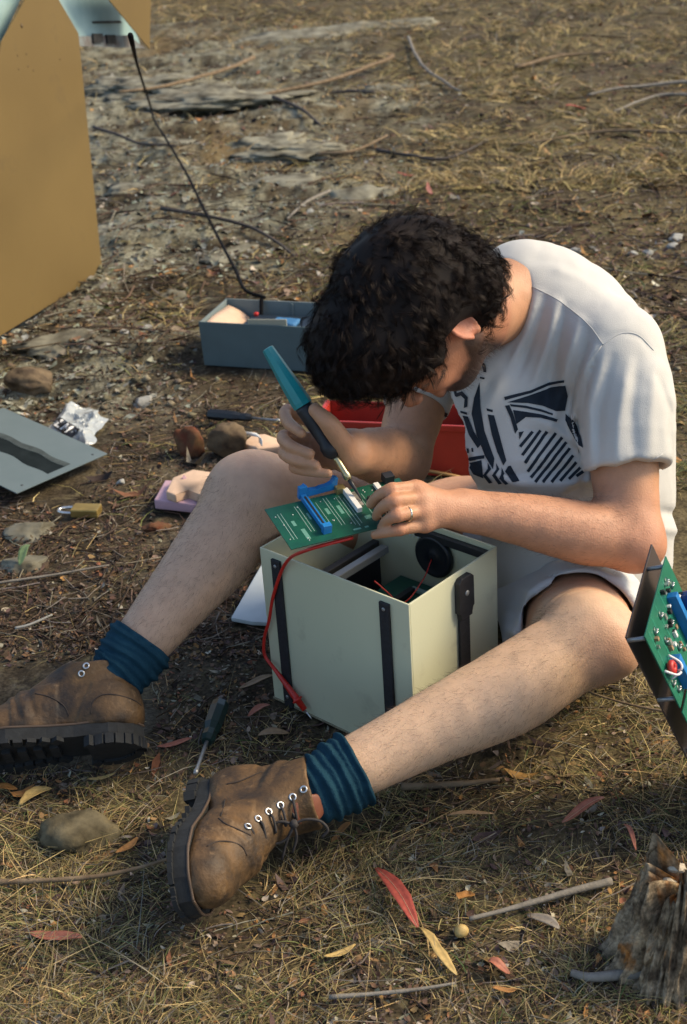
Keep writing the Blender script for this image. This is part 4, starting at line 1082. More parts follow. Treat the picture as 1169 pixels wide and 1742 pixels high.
# ------------------------------------------------------------------ boots and socks
leather = mat('worn_leather', (.022, .015, .009), .62, col2=(.150, .082, .030), vscale=22, bump=.7, bscale=160, spec=.4, detail=8)
rubber = mat('boot_rubber', (.010, .012, .013), .85, var=.4, vscale=60, bump=.3, bscale=140)
lace_m = mat('boot_lace', (.030, .026, .024), .8, var=.3, vscale=200)
steel = mat('bright_metal', (.62, .62, .60), .3, metal=.9, var=.15, vscale=80)
sock_m = mat('navy_sock', (.008, .032, .052), .95, col2=(.014, .050, .074), vscale=40, bump=.6, bscale=420, spec=.1)
def to_frame(o, F):
    R_ = np.array([F[0] * .91, F[1], F[2]])
    return lambda q: np.asarray(o) + np.asarray(q, float) @ R_
def make_boot(o, F, side, top=.166):
    W_ = to_frame(o, F)
    t, l, s = F
    U = Field(); w = lambda x, y, z: W_((x, y * side, z))
    U.chain([w(.040, 0, .052), w(.115, .003, .056), w(.185, .004, .046), w(.248, -.002, .041)], [.040, .040, .040, .033], k=.03, n=3)
    U.ell(w(.212, .002, .043), (t, l, s), (.070, .044, .034), k=.02)
    U.chain([w(.050, 0, .055), w(.054, 0, .110), w(.066, 0, .185)], [.043, .045, .0515], k=.03, n=3)
    U.chain([w(.085, 0, .120), w(.130, 0, .094), w(.175, .002, .070)], [.038, .035, .034], k=.03, n=2)
    U.cut(w(.065, 0, top), s * .96 + t * -.12, w(.07, 0, top + .059), .085)
    U.cone(w(.064, 0, .130), w(.070, 0, .220), .038, .046, k=.004, op='s')
    U.cut(w(0, 0, .0265), -s, w(.14, 0, -.06), .24)
    sl = np.array([[x, y * side, z] for x, y, z in ((.128, .058, .03), (.136, .05, .055), (.150, .038, .075), (.165, .02, .093))])
    def bd(p):
        q = (p - o) @ np.array([t, l, s]).T
        q[:, 1] *= side
        out = .0012 * vnoise(p, 40, 2) + .0006 * vnoise(p, 95, 9)
        out += .0022 * np.clip((.186 + .010 * np.cos(q[:, 1] * 40) - q[:, 0]) / .0016, 0, 1) * (q[:, 2] < .10) * (q[:, 0] > .115)      # quarter laps over the vamp
        out += .0018 * np.clip((.082 - q[:, 0] - (q[:, 2] - .05) * .5) / .002, 0, 1) * np.clip((.092 - q[:, 2]) / .002, 0, 1)        # heel counter
        for x0, am in ((.150, -.0022), (.163, .0016), (.174, -.0020)):                                                            # flex creases
            out += am * np.exp(-((q[:, 0] - x0 - .25 * (q[:, 2] - .06)) / .004) ** 2) * (q[:, 2] > .045) * np.clip((.115 - q[:, 2]) / .02, 0, 1)
        for z0, am in ((.105, -.002), (.118, .0018), (.130, -.0016)):
            out += am * np.exp(-((q[:, 2] - z0 + .3 * (q[:, 0] - .06)) / .005) ** 2) * np.clip((.10 - q[:, 0]) / .02, 0, 1)
        return out
    U.disp = bd
    uv, uf = U.mesh(.0025, relax=1)
    root = bpy.data.objects.new('boot', mesh_from('boot', uv, uf)); COL.objects.link(root); root.data.materials.append(leather)
    root.parent = person; root.matrix_parent_inverse = Matrix.Translation(-person.location)
    bv = BVHTree.FromPolygons([tuple(q) for q in uv], [tuple(map(int, q)) for q in uf])
    # sole: outline, welt, mid slab, heel block and lugs in one rubber piece
    mt = fr(o, t * .91, l * side, s)
    def outline(g, x0=-.006, x1=.294, n=44):
        pts = []
        for a in np.linspace(0, 2 * math.pi, n, endpoint=False):
            x = .5 + .5 * math.cos(a); hw = np.interp(x, [0, .05, .15, .35, .5, .7, .85, .95, 1], [0, .024, .040, .036, .041, .053, .048, .030, 0])
            xs = x0 + (x1 - x0) * x; yy = hw * np.sign(math.sin(a)) if abs(math.sin(a)) > 1e-6 else 0
            pts.append((xs + (g if x > .5 else -g) * abs(math.cos(a)), yy * (1 + g / .045) + .003 * x))
        return pts
    bm = bmesh.new()
    prism_bm(outline(.002), .010, .0285, mt, bm)
    prism_bm([(x, y) for x, y in outline(.002) if x < .088], -.004, .0105, mt, bm)
    so = outline(.005)
    for i, (x, y) in enumerate(so):
        if x < .088:
            a = math.atan2(y, x - .045)
            c, q = math.cos(a), math.sin(a)
            m2 = mt @ Matrix.Translation((x, y, 0)) @ Matrix.Rotation(a, 4, 'Z')
            bbox_bm((-.014, -.0068, -.008), (.0006, .0068, .008), m2, bm)
        elif x > .115:
            a = math.atan2(y, (x - .2) * .6)
            m2 = mt @ Matrix.Translation((x, y, 0)) @ Matrix.Rotation(a, 4, 'Z')
            bbox_bm((-.018, -.0072, .004), (.0004, .0072, .0105), m2, bm)
    for x in np.arange(.13, .26, .026):
        bbox_bm((x, -.018, .003), (x + .014, .018, .011), mt, bm)
    bm_obj('sole', bm, rubber, root)
    # welt stitching strip
    wl_ = [mt @ Vector((x, y, .0300)) for x, y in outline(.0015, n=60)]
    tube('welt', [np.array(q) for q in wl_ + wl_[:1]], .0022, mat('welt_leather', (.07, .045, .028), .7), root, 5)
    # tongue
    tg = Field(); tg.chain([w(.150, 0, .100), w(.120, 0, .128), w(.112, 0, top + .002)], [.014, .018, .020], k=0, n=3, flat=(t * .75 + s * .65, .22))
    tv_, tf_ = tg.mesh(.0022, relax=1)
    obj('tongue', mesh_from('tongue', tv_, tf_), mat('red_leather', (.16, .052, .026), .6, var=.25, vscale=40), root)
    return root, bv, w
bootL, bvL, wL = make_boot(LB_o, LB, 1)
bootR, bvR, wR = make_boot(RB_o, RB, -1, .126)
# eyelets and laces of the near boot
torus_v, torus_f = [], []
for i in range(12):
    for j in range(6):
        a, b = 2 * math.pi * i / 12, 2 * math.pi * j / 6
        torus_v.append(((.0042 + .0014 * math.cos(b)) * math.cos(a), (.0042 + .0014 * math.cos(b)) * math.sin(a), .0012 * math.sin(b)))
        torus_f.append((i * 6 + j, ((i + 1) % 12) * 6 + j, ((i + 1) % 12) * 6 + (j + 1) % 6, i * 6 + (j + 1) % 6))
eye_me = mesh_from('eyelet', torus_v, torus_f)
def eyelet(loc, n, parent):
    o_ = obj('eyelet', eye_me, steel, parent)
    a = np.cross(n, (0, 0, 1)) if abs(n[2]) < .95 else np.array([1.0, 0, 0]); a = nrm(a)
    o_.matrix_basis = fr(loc, a, np.cross(n, a), n)
for pl_ in ([(372, 1392), (385, 1402), (405, 1411), (427, 1421)], [(383, 1360), (381, 1372), (376, 1389)], [(386, 1334), (405, 1330), (425, 1322), (446, 1313)], [(352, 1440), (370, 1432), (392, 1432), (412, 1440), (420, 1455)], [(318, 1420), (322, 1460), (330, 1500)]):
    q_ = [hit(bvL, *x_, .0002) for x_ in pl_]
    if all(x_ is not None for x_ in q_): tube('seam', catmull([x_[0] for x_ in q_], 5), .0011, mat('seam_dark', (.028, .018, .012), .8), bootL, 5)
for pl_ in ([(60, 1180), (85, 1186), (108, 1200), (118, 1218)], [(155, 1215), (158, 1195), (172, 1183), (195, 1182), (225, 1190), (240, 1200)]):
    q_ = [hit(bvR, *x_, .0002) for x_ in pl_]
    if all(x_ is not None for x_ in q_): tube('seam', catmull([x_[0] for x_ in q_], 5), .0011, mat('seam_dark', (.028, .018, .012), .8), bootR, 5)
eyes = []
for q in ((517, 1343), (498, 1356), (477, 1370), (457, 1381), (439, 1393), (422, 1406)):
    h = hit(bvL, *q, .0008)
    if h: eyelet(h[0], h[1], bootL); eyes.append(h)
for i, (loc, n) in enumerate(eyes):       # laces run from each eyelet over the tongue to the lateral side
    if i == 0: continue
    far = wL(.098 + .0135 * i, -.028, .146 - .0115 * i); mid = wL(.118 + .0135 * i, .002, .158 - .0125 * i)
    tube('lace', catmull([loc - n * .002, loc * .6 + mid * .4 + n * .006, mid, far], 5), .0019, lace_m, bootL, 6)
kn = hit(bvL, 500, 1403, .006); kn = kn[0] if kn else wL(.12, 0, .14)
kn = P(500, 1402, proj(eyes[2][0])[2] - .012)
for pl in ([(500, 1402), (475, 1398), (452, 1412), (455, 1430), (475, 1434), (492, 1422), (500, 1402)],
           [(500, 1402), (520, 1394), (545, 1397), (558, 1412), (548, 1424)],
           [(500, 1402), (505, 1425), (498, 1450)], [(500, 1402), (488, 1432), (480, 1462)]):
    d0 = proj(kn)[2]
    tube('lace', catmull([P(x, y, d0 + .0002 * (y - 1402)) for x, y in pl], 5), .0019, lace_m, bootL, 6)
lathe('lace', [(-.006, .002), (-.004, .0055), (.003, .006), (.006, .002)], lace_m, axis_frame(kn, kn + cv(.3, .4, .8)), bootL, 8)
# far boot: eyelets at the top of the shaft and a heel loop
for q in ((147, 1133), (139, 1146)):
    h = hit(bvR, *q, .0008)
    if h: eyelet(h[0], h[1], bootR)
tube('heel_loop', catmull([wR(.006, 0, .125), wR(-.008, 0, .135), wR(-.010, 0, .105), wR(.004, 0, .095)], 5), .0045, leather, bootR, 6)
tube('heel_loop', catmull([wL(.006, 0, .125), wL(-.006, 0, .135), wL(-.007, 0, .105), wL(.004, 0, .095)], 5), .0045, leather, bootL, 6)

def sock(pts, rad, seed):
    K = Field(); K.chain(pts, rad, k=.01, n=4)
    c = catmull(np.array([np.append(p, 0) for p in pts]), 8)[:, :3]
    ln = np.concatenate([[0], np.cumsum(np.linalg.norm(np.diff(c, axis=0), axis=1))])
    def dd(p):
        di = np.argmin(((p[:, None, :] - c[None]) ** 2).sum(2), 1)
        k0 = np.clip(di, 0, len(c) - 2); tg = c[k0 + 1] - c[k0]; tg = tg / np.linalg.norm(tg, axis=1)[:, None]
        u_ = ln[k0] + ((p - c[k0]) * tg).sum(1)
        wv = u_ * 1.0 + .0030 * vnoise(p, 26, seed) + .0012 * vnoise(p, 60, seed + 1)
        return .0024 * np.sin(wv * 2 * math.pi / .0125) + .0018 * np.sin(wv * 2 * math.pi / .0255 + 1) + .0018 * vnoise(p, 30, seed + 2)
    K.disp = dd
    ax = nrm(np.asarray(pts[-1]) - np.asarray(pts[-2]))
    K.cut(pts[-1], ax, np.asarray(pts[-1]) + ax * .06, .09, k=.005)
    a_, b_ = K.mesh(.0026, relax=1)
    return obj('sock', mesh_from('sock', a_, b_), sock_m, person)
sl = nrm(Lk - La)
sock([LB_o + LB[2] * .125 + LB[0] * .062, La + sl * .005, La + sl * .055, La + sl * .066], [.034, .046, .0535, .050], 3)
sr = nrm(Rk - Ra)
sock([RB_o + RB[2] * .105 + RB[0] * .050, Ra + sr * .002, Ra + sr * .045, Ra + sr * .060], [.034, .046, .0535, .050], 9)
# wedding ring
ra_, rb_ = L_mcp[2], L_pip[2]
rc = ra_ * .42 + rb_ * .58; ax = nrm(rb_ - ra_)
an = np.linspace(0, 2 * math.pi, 20); e1 = nrm(np.cross(ax, (0, 0, 1))); e2 = np.cross(ax, e1)
tube('ring', [rc + .0104 * (math.cos(t) * e1 + math.sin(t) * e2) for t in an], .0016, mat('ring_metal', (.75, .70, .55), .22, metal=1.0), person, 6)
# ------------------------------------------------------------------ hair: dark under-volume plus thousands of curled locks
Hh = Field()
Hh.ell(HD(-.018, 0, .030), (hf, hl, hu), (.124, .100, .112), k=.03)
Hh.ell(HD(-.060, 0, -.040), (hf, hl, hu), (.072, .084, .075), k=.04)
Hh.ell(HD(.060, 0, .088), (hf, hl, hu), (.076, .082, .060), k=.04)
Hh.ell(HD(.060, .0, .040), (hf, hl, hu), (.050, .085, .050), k=.03)
Hh.ell(HD(.082, .0, -.056), (hf, hl, hu), (.084, .112, .066), k=.012, op='s')      # face
Hh.ell(HD(.010, .105, -.045), (hf, hl, hu), (.048, .050, .046), k=.01, op='s')      # ear and cheek
Hh.ell(HD(.012, -.105, -.052), (hf, hl, hu), (.040, .045, .046), k=.01, op='s')
Hh.disp = lambda p: -.001 + .004 * vnoise(p, 30, 21)
hv, hf_ = Hh.mesh(.0036, relax=1)
hair_m = mat('dark_hair', (.008, .006, .0055), .7, col2=(.016, .011, .009), vscale=30, spec=.15)
hair_me = mesh_from('hair', hv, hf_)
hair = obj('hair', hair_me, hair_m, person)
hn = np.empty(len(hv) * 3, np.float32); hair_me.vertices.foreach_get('normal', hn); hn = hn.reshape(-1, 3).astype(float)
crown = HD(-.06, 0, .11)
nl, ns, sg = 2700, 13, 7
li = RNG.choice(len(hv), nl)
lr, ln_ = hv[li], hn[li]
flow = lr - crown; flow -= ln_ * (flow * ln_).sum(1)[:, None]; flow /= np.linalg.norm(flow, axis=1)[:, None] + 1e-6
flow = flow * .8 - np.array([0, 0, .35]) + RNG.normal(size=(nl, 3)) * .6
flow -= ln_ * (flow * ln_).sum(1)[:, None]; flow /= np.linalg.norm(flow, axis=1)[:, None]
bino = np.cross(ln_, flow)
Llen = RNG.uniform(.020, .054, nl); Lrad = RNG.uniform(.0025, .0060, nl); Lph = RNG.uniform(0, 6.28, nl); Ltw = RNG.uniform(3.0, 7.5, nl) * RNG.choice([-1, 1], nl)
Lout = RNG.uniform(.005, .012, nl) + .010 * (RNG.uniform(size=nl) < .05)
idx = np.repeat(np.arange(nl), ns); n = len(idx)
spread = RNG.normal(size=(n, 3)) * .0022
rows = []
wid = RNG.uniform(.00035, .0007, n)
for k in range(sg + 1):
    t = k / sg
    ph = Lph[idx] + Ltw[idx] * t + RNG.normal(size=n) * .02
    rad_ = Lrad[idx] * (1 - .25 * t)
    c = lr[idx] - ln_[idx] * .008 + flow[idx] * (Llen[idx] * t)[:, None] + ln_[idx] * (Lout[idx] * math.sin(t * 2.6))[:, None]
    c = c + (np.cos(ph) * rad_)[:, None] * bino[idx] + (np.sin(ph) * rad_)[:, None] * ln_[idx] + spread * (.5 + .5 * t)
    wv = (wid * (1 - .65 * t))[:, None] * (bino[idx] * np.cos(ph + .6)[:, None] + ln_[idx] * np.sin(ph + .6)[:, None])
    rows += [c - wv * .5, c + wv * .5]
rows = np.stack(rows, 1)
def inell(p, c, r):
    q = p - c; return ((q @ hf / r[0]) ** 2 + (q @ hl / r[1]) ** 2 + (q @ hu / r[2]) ** 2) < 1
flat = rows.reshape(-1, 3)
bad = inell(flat, HD(-.012, .092, -.022), (.027, .04, .034)) | inell(flat, HD(.086, 0, -.058), (.082, .108, .064)) | inell(flat, HD(.004, .105, -.047), (.040, .05, .040)) | inell(flat, HD(.004, -.105, -.047), (.040, .05, .040))
rows = rows[~bad.reshape(n, -1).any(1)]; n = len(rows)
base = (np.arange(n) * (2 * (sg + 1)))[:, None]
qf_ = np.concatenate([base + np.array([[2 * k, 2 * k + 1, 2 * k + 3, 2 * k + 2]]) for k in range(sg)])
cur = obj('curls', mesh_from('curls', rows.reshape(-1, 3), qf_), mat('hair_strand', (.0085, .0062, .0055), .55, col2=(.024, .0150, .0110), vscale=45, spec=.12), hair)
cur['kind'] = 'stuff'
# ================================================================== OBJECTS
def plane_pt(px, py, o, n):
    r = ray(px, py); return CAMP + r * (((np.asarray(o) - CAMP) @ n) / (r @ n))
cream = mat('cream_paint', (.52, .53, .365), .46, col2=(.57, .58, .41), vscale=4, bump=.06, bscale=300, detail=9)
scuff(cream, (.24, .23, .15), 16, .57, .76, .4)
scuff(MATS['worn_leather'], (.30, .19, .095), 40, .58, .72, .55); scuff(MATS['worn_leather'], (.014, .012, .011), 18, .52, .66, .75)
scuff(MATS['white_cotton'], (.36, .33, .27), 12, .60, .78, .35)
black_pl = mat('black_plastic', (.012, .013, .016), .5, var=.3, vscale=90)
black_strap = mat('black_strap', (.014, .014, .017), .75, var=.3, vscale=120, bump=.4, bscale=900)
pcb_m = mat('board_green', (.006, .085, .050), .38, col2=(.004, .060, .042), vscale=60)
pcb_lt = mat('board_green_bright', (.012, .15, .085), .35, col2=(.008, .11, .065), vscale=40)
silk = mat('silkscreen', (.24, .36, .31), .6)
blue_pl = mat('blue_plastic', (.012, .16, .42), .4, var=.15, vscale=60)
solder = mat('solder', (.55, .55, .52), .35, metal=.8, var=.3, vscale=300)
red_wire = mat('red_insulation', (.50, .022, .014), .4, var=.1, vscale=60)
white_pl = mat('white_plastic', (.70, .70, .66), .45, var=.05, vscale=60)
grey_met = mat('grey_metal', (.30, .31, .31), .4, metal=.6, var=.2, vscale=70)
dark_met = mat('dark_metal', (.04, .042, .045), .45, metal=.5, var=.3, vscale=60)

# ---- instrument case: open cream box
cy_, sy_ = math.cos(math.radians(46.75)), math.sin(math.radians(46.75))
cu, cw, cz = np.array([cy_, sy_, 0]), np.array([-sy_, cy_, 0]), np.array([0, 0, 1.0])
CO = np.array([.0825, 1.7227, .002]); CA, CB, CH = .2107, .2952, .2800
case = thing('instrument_case', 'open-topped cream metal instrument case with black straps between the man\'s legs', 'case', CO + cu * CA / 2 + cw * CB / 2)
cm = fr(CO, cu, cw, cz); th = .0032
box('wall', (0, 0, 0), (th, CB, CH), cream, case, cm, .0012)
box('wall', (CA - th, 0, 0), (CA, CB, CH), cream, case, cm, .0012)
box('wall', (th, 0, 0), (CA - th, th, CH - .0004), cream, case, cm, .0008)
box('wall', (th, CB - th, 0), (CA - th, CB, CH - .0004), cream, case, cm, .0008)
box('floor_panel', (th, th, .004), (CA - th, CB - th, .007), dark_met, case, cm)
for y0 in (.034, .250):
    box('strap', (-.0050, y0, .0), (-.0002, y0 + .0185, CH - .010), black_strap, case, cm, .0014)
sp_ = box('strap', (.110, -.0048, 0), (.1345, -.0002, CH - .052), black_strap, case, cm, .0014)
bk = bm_obj('buckle', prism_bm([(.104, CH - .066), (.109, CH - .066), (.109, CH - .078), (.1355, CH - .078), (.1355, CH - .064), (.141, CH - .064), (.1405, CH - .014), (.134, CH - .008), (.111, CH - .008), (.1045, CH - .014)], .0003, .0095, fr(CO, cu, cz, -cw)), black_pl, case, bevel=.0015)
lathe('rivet', [(0, .0045), (.0014, .0045), (.002, .003)], grey_met, fr(CO + cu * .1225 + cz * (CH - .036) - cw * .0092, cu, cz, -cw), bk, 12)
for y0 in (.0433, .2593):
    for z_ in (.020, CH - .020): lathe('rivet', [(0, .0032), (.001, .0030), (.0014, .0016)], grey_met, fr(CO - cu * .0049 + cw * y0 + cz * z_, cw, cz, -cu), case, 10)
box('bottom_lip', (-.0016, -.0016, .0), (CA + .0016, CB + .0016, .0035), mat('dirty_cream', (.22, .20, .13), .8, var=.4, vscale=50), case, cm, .0006)
# inside: black rails, card, bracket, loudspeaker, wires
box('rail', (.140, CB - .0130, CH - .030), (CA - .006, CB - .0035, CH - .012), black_pl, case, cm)
box('rail', (CA - .0135, .012, CH - .022), (CA - .0035, .150, CH - .009), black_pl, case, cm)
box('rail', (.0035, .195, CH - .026), (.0115, CB - .005, CH - .012), black_pl, case, cm)
box('inner_frame', (.010, .225, .10), (CA - .012, .238, CH - .055), black_pl, case, cm, .002)
box('inner_frame', (.012, .150, CH - .080), (.034, .225, CH - .055), black_pl, case, cm, .002)
box('bracket', (.020, .190, CH - .058), (CA - .030, .204, CH - .046), mat('bracket_grey', (.16, .18, .20), .35, metal=.5), case, cm, .0015)
ic = box('inner_card', (.008, .010, CH - .110), (CA - .010, .185, CH - .107), pcb_m, case, cm, .0004)
for k, (x, y, w_, l_, hh, m_) in enumerate(((.03, .03, .012, .04, .008, black_pl), (.06, .05, .010, .05, .007, black_pl), (.09, .03, .020, .03, .012, dark_met), (.13, .06, .010, .045, .007, black_pl),
                                            (.16, .03, .014, .014, .014, blue_pl), (.05, .12, .045, .008, .010, silk), (.12, .13, .05, .010, .009, black_pl), (.17, .10, .008, .04, .006, silk))):
    box('chip', (x, y, CH - .1066), (x + w_, y + l_, CH - .1066 + hh), m_, ic, cm, .0006)
spk = lathe('loudspeaker', [(0, .036), (.006, .036), (.009, .033), (.0075, .029), (.003, .013), (.006, .009), (.006, .001)], mat('speaker_black', (.010, .012, .016), .45), fr(CO + cu * (CA - .006) + cw * .115 + cz * (CH - .050), cw, cz, -cu), case, 28)
box('connector', (.062, .085, CH - .106), (.078, .094, CH - .096), white_pl, case, cm)
W = lambda x, y, z: CO + cu * x + cw * y + cz * z
tube('wire', catmull([W(.070, .088, CH - .097), W(.085, .100, CH - .070), W(.080, .120, CH - .050), W(.075, .13, CH - .040)], 6), .0012, red_wire, case, 6)
tube('wire', catmull([W(.085, .100, CH - .072), W(.12, .105, CH - .088), W(.17, .112, CH - .075), W(CA - .012, .118, CH - .055)], 6), .0011, red_wire, case, 6)
for k in range(9):
    lathe('rivet', [(0, .0016), (.001, .0016)], white_pl, fr(CO + cu * (CA - .0035) + cw * (.15 + k * .0085) + cz * (CH - .030), cw, cz, -cu), case, 6)

_rs0 = np.random.default_rng(9)
# ---- circuit board held over the case
PA = P(450, 868, 2.055); pa = cv(1, .24, -.40); pb = cv(.60, -.81, 1.0); pb = nrm(pb - pa * (pa @ pb)); pn = np.cross(pa, pb)
if pn @ FW > 0: pn = -pn
pm = fr(PA, pa, pb, pn)
pcb = thing('circuit_board', 'green circuit board with blue connector held over the open cream case', 'circuit board', PA)
brd = box('board', (0, 0, 0), (.218, .098, .0018), pcb_m, pcb, pm, .0003)
def pbox(name, u0, u1, v0, v1, z0, z1, m_, par=pcb, bv=.0006): return box(name, (u0, v0, z0), (u1, v1, z1), m_, par, pm, bv)
cn = pbox('connector', .0575, .0665, -.004, .078, .0018, .010, blue_pl)
pbox('latch', .0555, .0685, -.010, -.003, .0018, .022, blue_pl, cn); pbox('latch', .0555, .0685, .076, .085, .0018, .016, blue_pl, cn)
pbox('slot', .0605, .0635, .003, .072, .0102, .0106, dark_met, cn, 0)
cn2 = bm_obj('connector', prism_bm([(.060, .002), (.060, .020), (.066, .024), (.070, .013), (.085, .011), (.090, .014), (.100, .013), (.108, .016), (.112, .026), (.118, .024), (.117, .004)], -.012, -.004, fr(PA, pa, pn, pb)), blue_pl, pcb, bevel=.0008)
pbox('component', .122, .130, .004, .056, .0018, .010, white_pl)
pbox('component', .131, .138, .012, .046, .0018, .006, solder)
pbox('component', .112, .126, -.004, .006, .0018, .012, mat('brass_pin', (.45, .36, .16), .35, metal=.8))
pbox('component', .190, .206, -.006, .008, .0018, .014, black_pl)
pbox('component', .172, .180, .004, .020, .0018, .007, white_pl)
pbox('component', .150, .168, .030, .060, .0018, .007, dark_met); pbox('component', .175, .200, .030, .065, .0018, .007, black_pl)
tr_ = [(.012, .018, .080), (.017, .018, .080), (.042, .010, .072), (.047, .010, .072), (.075, .012, .060), (.089, .006, .074), (.094, .006, .074), (.108, .010, .080), (.113, .010, .084), (.118, .016, .080), (.142, .020, .070), (.147, .016, .074)]
for u, a, b in tr_: pbox('trace', u, u + .0008, a, b, .00182, .0020, silk, brd, 0)
for u, a, b, w_ in ((.024, .040, .052, .005), (.030, .062, .086, .006), (.052, .030, .046, .003), (.081, .030, .044, .005), (.100, .030, .050, .005), (.128, .066, .074, .010), (.100, .088, .0915, .012), (.118, .088, .0915, .006)):
    pbox('trace', u, u + w_, a, b, .00182, .00205, mat('faint_silk', (.10, .26, .20), .6), brd, 0)

for k in range(38):
    u, w_ = _rs0.uniform(.006, .210), _rs0.uniform(.008, .092)
    if .05 < u < .075 or .118 < u < .142: continue
    lathe('solder_joint', [(.0018, .0013), (.0026, .0009), (.0031, .0003)], solder, pm @ Matrix.Translation((u, w_, 0)), brd, 6)
for k in range(12):
    u, w_ = _rs0.uniform(.142, .205), _rs0.uniform(.010, .085)
    pbox('component', u, u + _rs0.uniform(.003, .008), w_, w_ + _rs0.uniform(.003, .012), .0018, .0018 + _rs0.uniform(.002, .006), [black_pl, solder, white_pl][k % 3], pcb, 0)

# ---- soldering iron
it = PA + pa * .139 + pb * .036 + pn * .006
ie = P(455, 592, proj(it)[2] - .018); idr = nrm(it - ie); IL = np.linalg.norm(it - ie)
im = axis_frame(ie, it)
iron = thing('soldering_iron', 'teal and black soldering iron gripped in the man\'s right hand', 'soldering iron', ie)
teal = mat('teal_plastic', (.010, .235, .245), .35, var=.12, vscale=40)
lathe('handle', [(0, .0060), (.001, .0088), (.028, .0108), (.055, .0130), (.092, .0150), (.098, .0145)], teal, im, iron, 8, False)
lathe('grip', [(.0975, .0128), (.104, .0138), (.130, .0125), (.160, .0108), (.166, .0135), (.176, .0135), (.182, .0100), (.186, .0062)], black_pl, im, iron, 16)
lathe('barrel', [(.185, .0050), (.190, .0054), (.212, .0052), (.216, .0062), (.222, .0062), (.224, .0046)], mat('brass_barrel', (.42, .36, .20), .3, metal=.9, var=.2, vscale=80), im, iron, 12)
lathe('tip', [(.2235, .0036), (.236, .0030), (IL - .004, .0012), (IL, .0006)], dark_met, im, iron, 10)

# ---- red test lead draped over the case rim
lo_ = CO - cu * .0085
lp = [PA + pa * .10 + pb * .090 - pn * .012, P(522, 936, 2.030)] + [plane_pt(x, y, lo_, cu) for x, y in ((487, 957), (466, 1010), (458, 1055), (450, 1085), (450, 1113), (462, 1132))]
lead = thing('test_lead', 'red test lead with pointed probe hanging down the front of the cream case', 'test lead', lp[-1])
tube('wire', catmull(lp, 7), .0027, red_wire, lead, 8)
pq = [plane_pt(x, y, CO - cu * .011, cu) for x, y in ((459, 1127), (531, 1224))]
pfm = axis_frame(pq[0], pq[1]); pl_ = np.linalg.norm(pq[1] - pq[0])
lathe('probe', [(0, .0026), (.020, .0034), (pl_ * .60, .0056), (pl_ * .64, .0058), (pl_ * .645, .0088), (pl_ * .67, .0088), (pl_ * .675, .0056), (pl_ * .83, .0046), (pl_ * .835, .0016)], red_wire, pfm, lead, 12)
lathe('needle', [(pl_ * .833, .0013), (pl_ * .97, .0010), (pl_, .0002)], steel, pfm, lead, 8)

# ---- instrument panel with boards at the right edge
QL = P(1066, 1084, 1.75); e1 = nrm(P(1108, 932, 1.87) - QL)
_r2 = ray(1180, 1310); _B = CAMP + _r2 * (((QL - CAMP) @ e1) / (_r2 @ e1)); e2 = nrm(_B - QL); en = np.cross(e1, e2)
if en @ FW > 0: en = -en
ql2 = (QL[2] - .004) / -e2[2]
pan = thing('electronics_module', 'dark metal plate carrying green boards standing at the right edge before the bent knee', 'electronics', QL + e2 * ql2)
def qfr(o): return fr(o, e1, e2, en)
qm = qfr(QL)
E1L = .178
bm_obj('face_plate', prism_bm([(0, 0), (E1L, 0), (E1L, ql2 + E1L * e1[2] / -e2[2]), (0, ql2)], -.0025, 0, qm), mat('brown_anodised', (.055, .042, .038), .38, metal=.3, col2=(.085, .065, .058), vscale=22), pan, bevel=.0006)
bo = QL + en * .026 + e1 * .006 + e2 * .004
bo = plane_pt(1095, 1083, QL + en * .026, en); bmx = qfr(bo)
b1l = .150; b2l = .125
b1 = bm_obj('board', prism_bm([(0, 0), (b1l, 0), (b1l, b2l), (.0, b2l)], 0, .0018, bmx), pcb_lt, pan, bevel=.0003)
for (x, y) in ((.008, .010), (b1l - .008, .010), (.008, b2l - .010), (b1l - .01, b2l - .01)):
    lathe('standoff', [(-.026, .003), (0, .003)], grey_met, bmx @ Matrix.Translation((x, y, 0)), pan, 8)
def bbox2(name, lo, hi, m_, par=pan, bv=.0006): return box(name, lo, hi, m_, par, bmx, bv)
bbox2('connector', (.098, .026, .0018), (.108, .114, .015), blue_pl); bbox2('connector', (.030, .070, .0018), (.040, .122, .015), blue_pl)
lathe('capacitor', [(.0018, .013), (.030, .013), (.032, .011)], mat('capacitor_blue', (.014, .05, .30), .35), bmx @ Matrix.Translation((.135, .066, 0)), pan, 16)
for (x, y) in ((.030, .020), (.062, .022), (.045, .050), (.080, .052), (.118, .016), (.128, .030), (.070, .085), (.012, .092), (.018, .108)):
    lathe('solder_pad', [(.0018, .0062), (.0026, .0062)], pcb_m, bmx @ Matrix.Translation((x, y, 0)), b1, 14)
    for k in range(3):
        lathe('solder_joint', [(.0026, .0019), (.0046, .0013), (.0058, .0004)], solder, bmx @ Matrix.Translation((x - .0028 + .0028 * k, y + .001 * (k % 2), 0)), b1, 6)
for k in range(5): bbox2('trace', (.012 + k * .024, .004, .00182), (.0135 + k * .024, .118, .0021), mat('trace_green', (.03, .24, .15), .4), b1, 0)
_rs = np.random.default_rng(4)
for k in range(46):
    x, y = _rs.uniform(.006, b1l - .012), _rs.uniform(.006, b2l - .010)
    if (.090 < x < .114 and y > .02) or (.022 < x < .046 and y > .06) or (x < .034 and .056 < y < .09): continue
    w_, l_, hh = _rs.uniform(.002, .006), _rs.uniform(.002, .010), _rs.uniform(.0015, .006)
    bbox2('component', (x, y, .0018), (x + w_, y + l_, .0018 + hh), [solder, black_pl, white_pl, mat('resistor_tan', (.30, .20, .11), .5), dark_met][k % 5], b1, 0)
tor = bmx @ Matrix.Translation((.016, .070, .008)) @ Matrix.Scale(.7, 4)
tube('choke', [tor @ Vector((.008 * math.cos(t), .008 * math.sin(t), 0)) for t in np.linspace(0, 2 * math.pi, 18)], .0044, mat('red_core', (.42, .02, .014), .45), pan, 8)
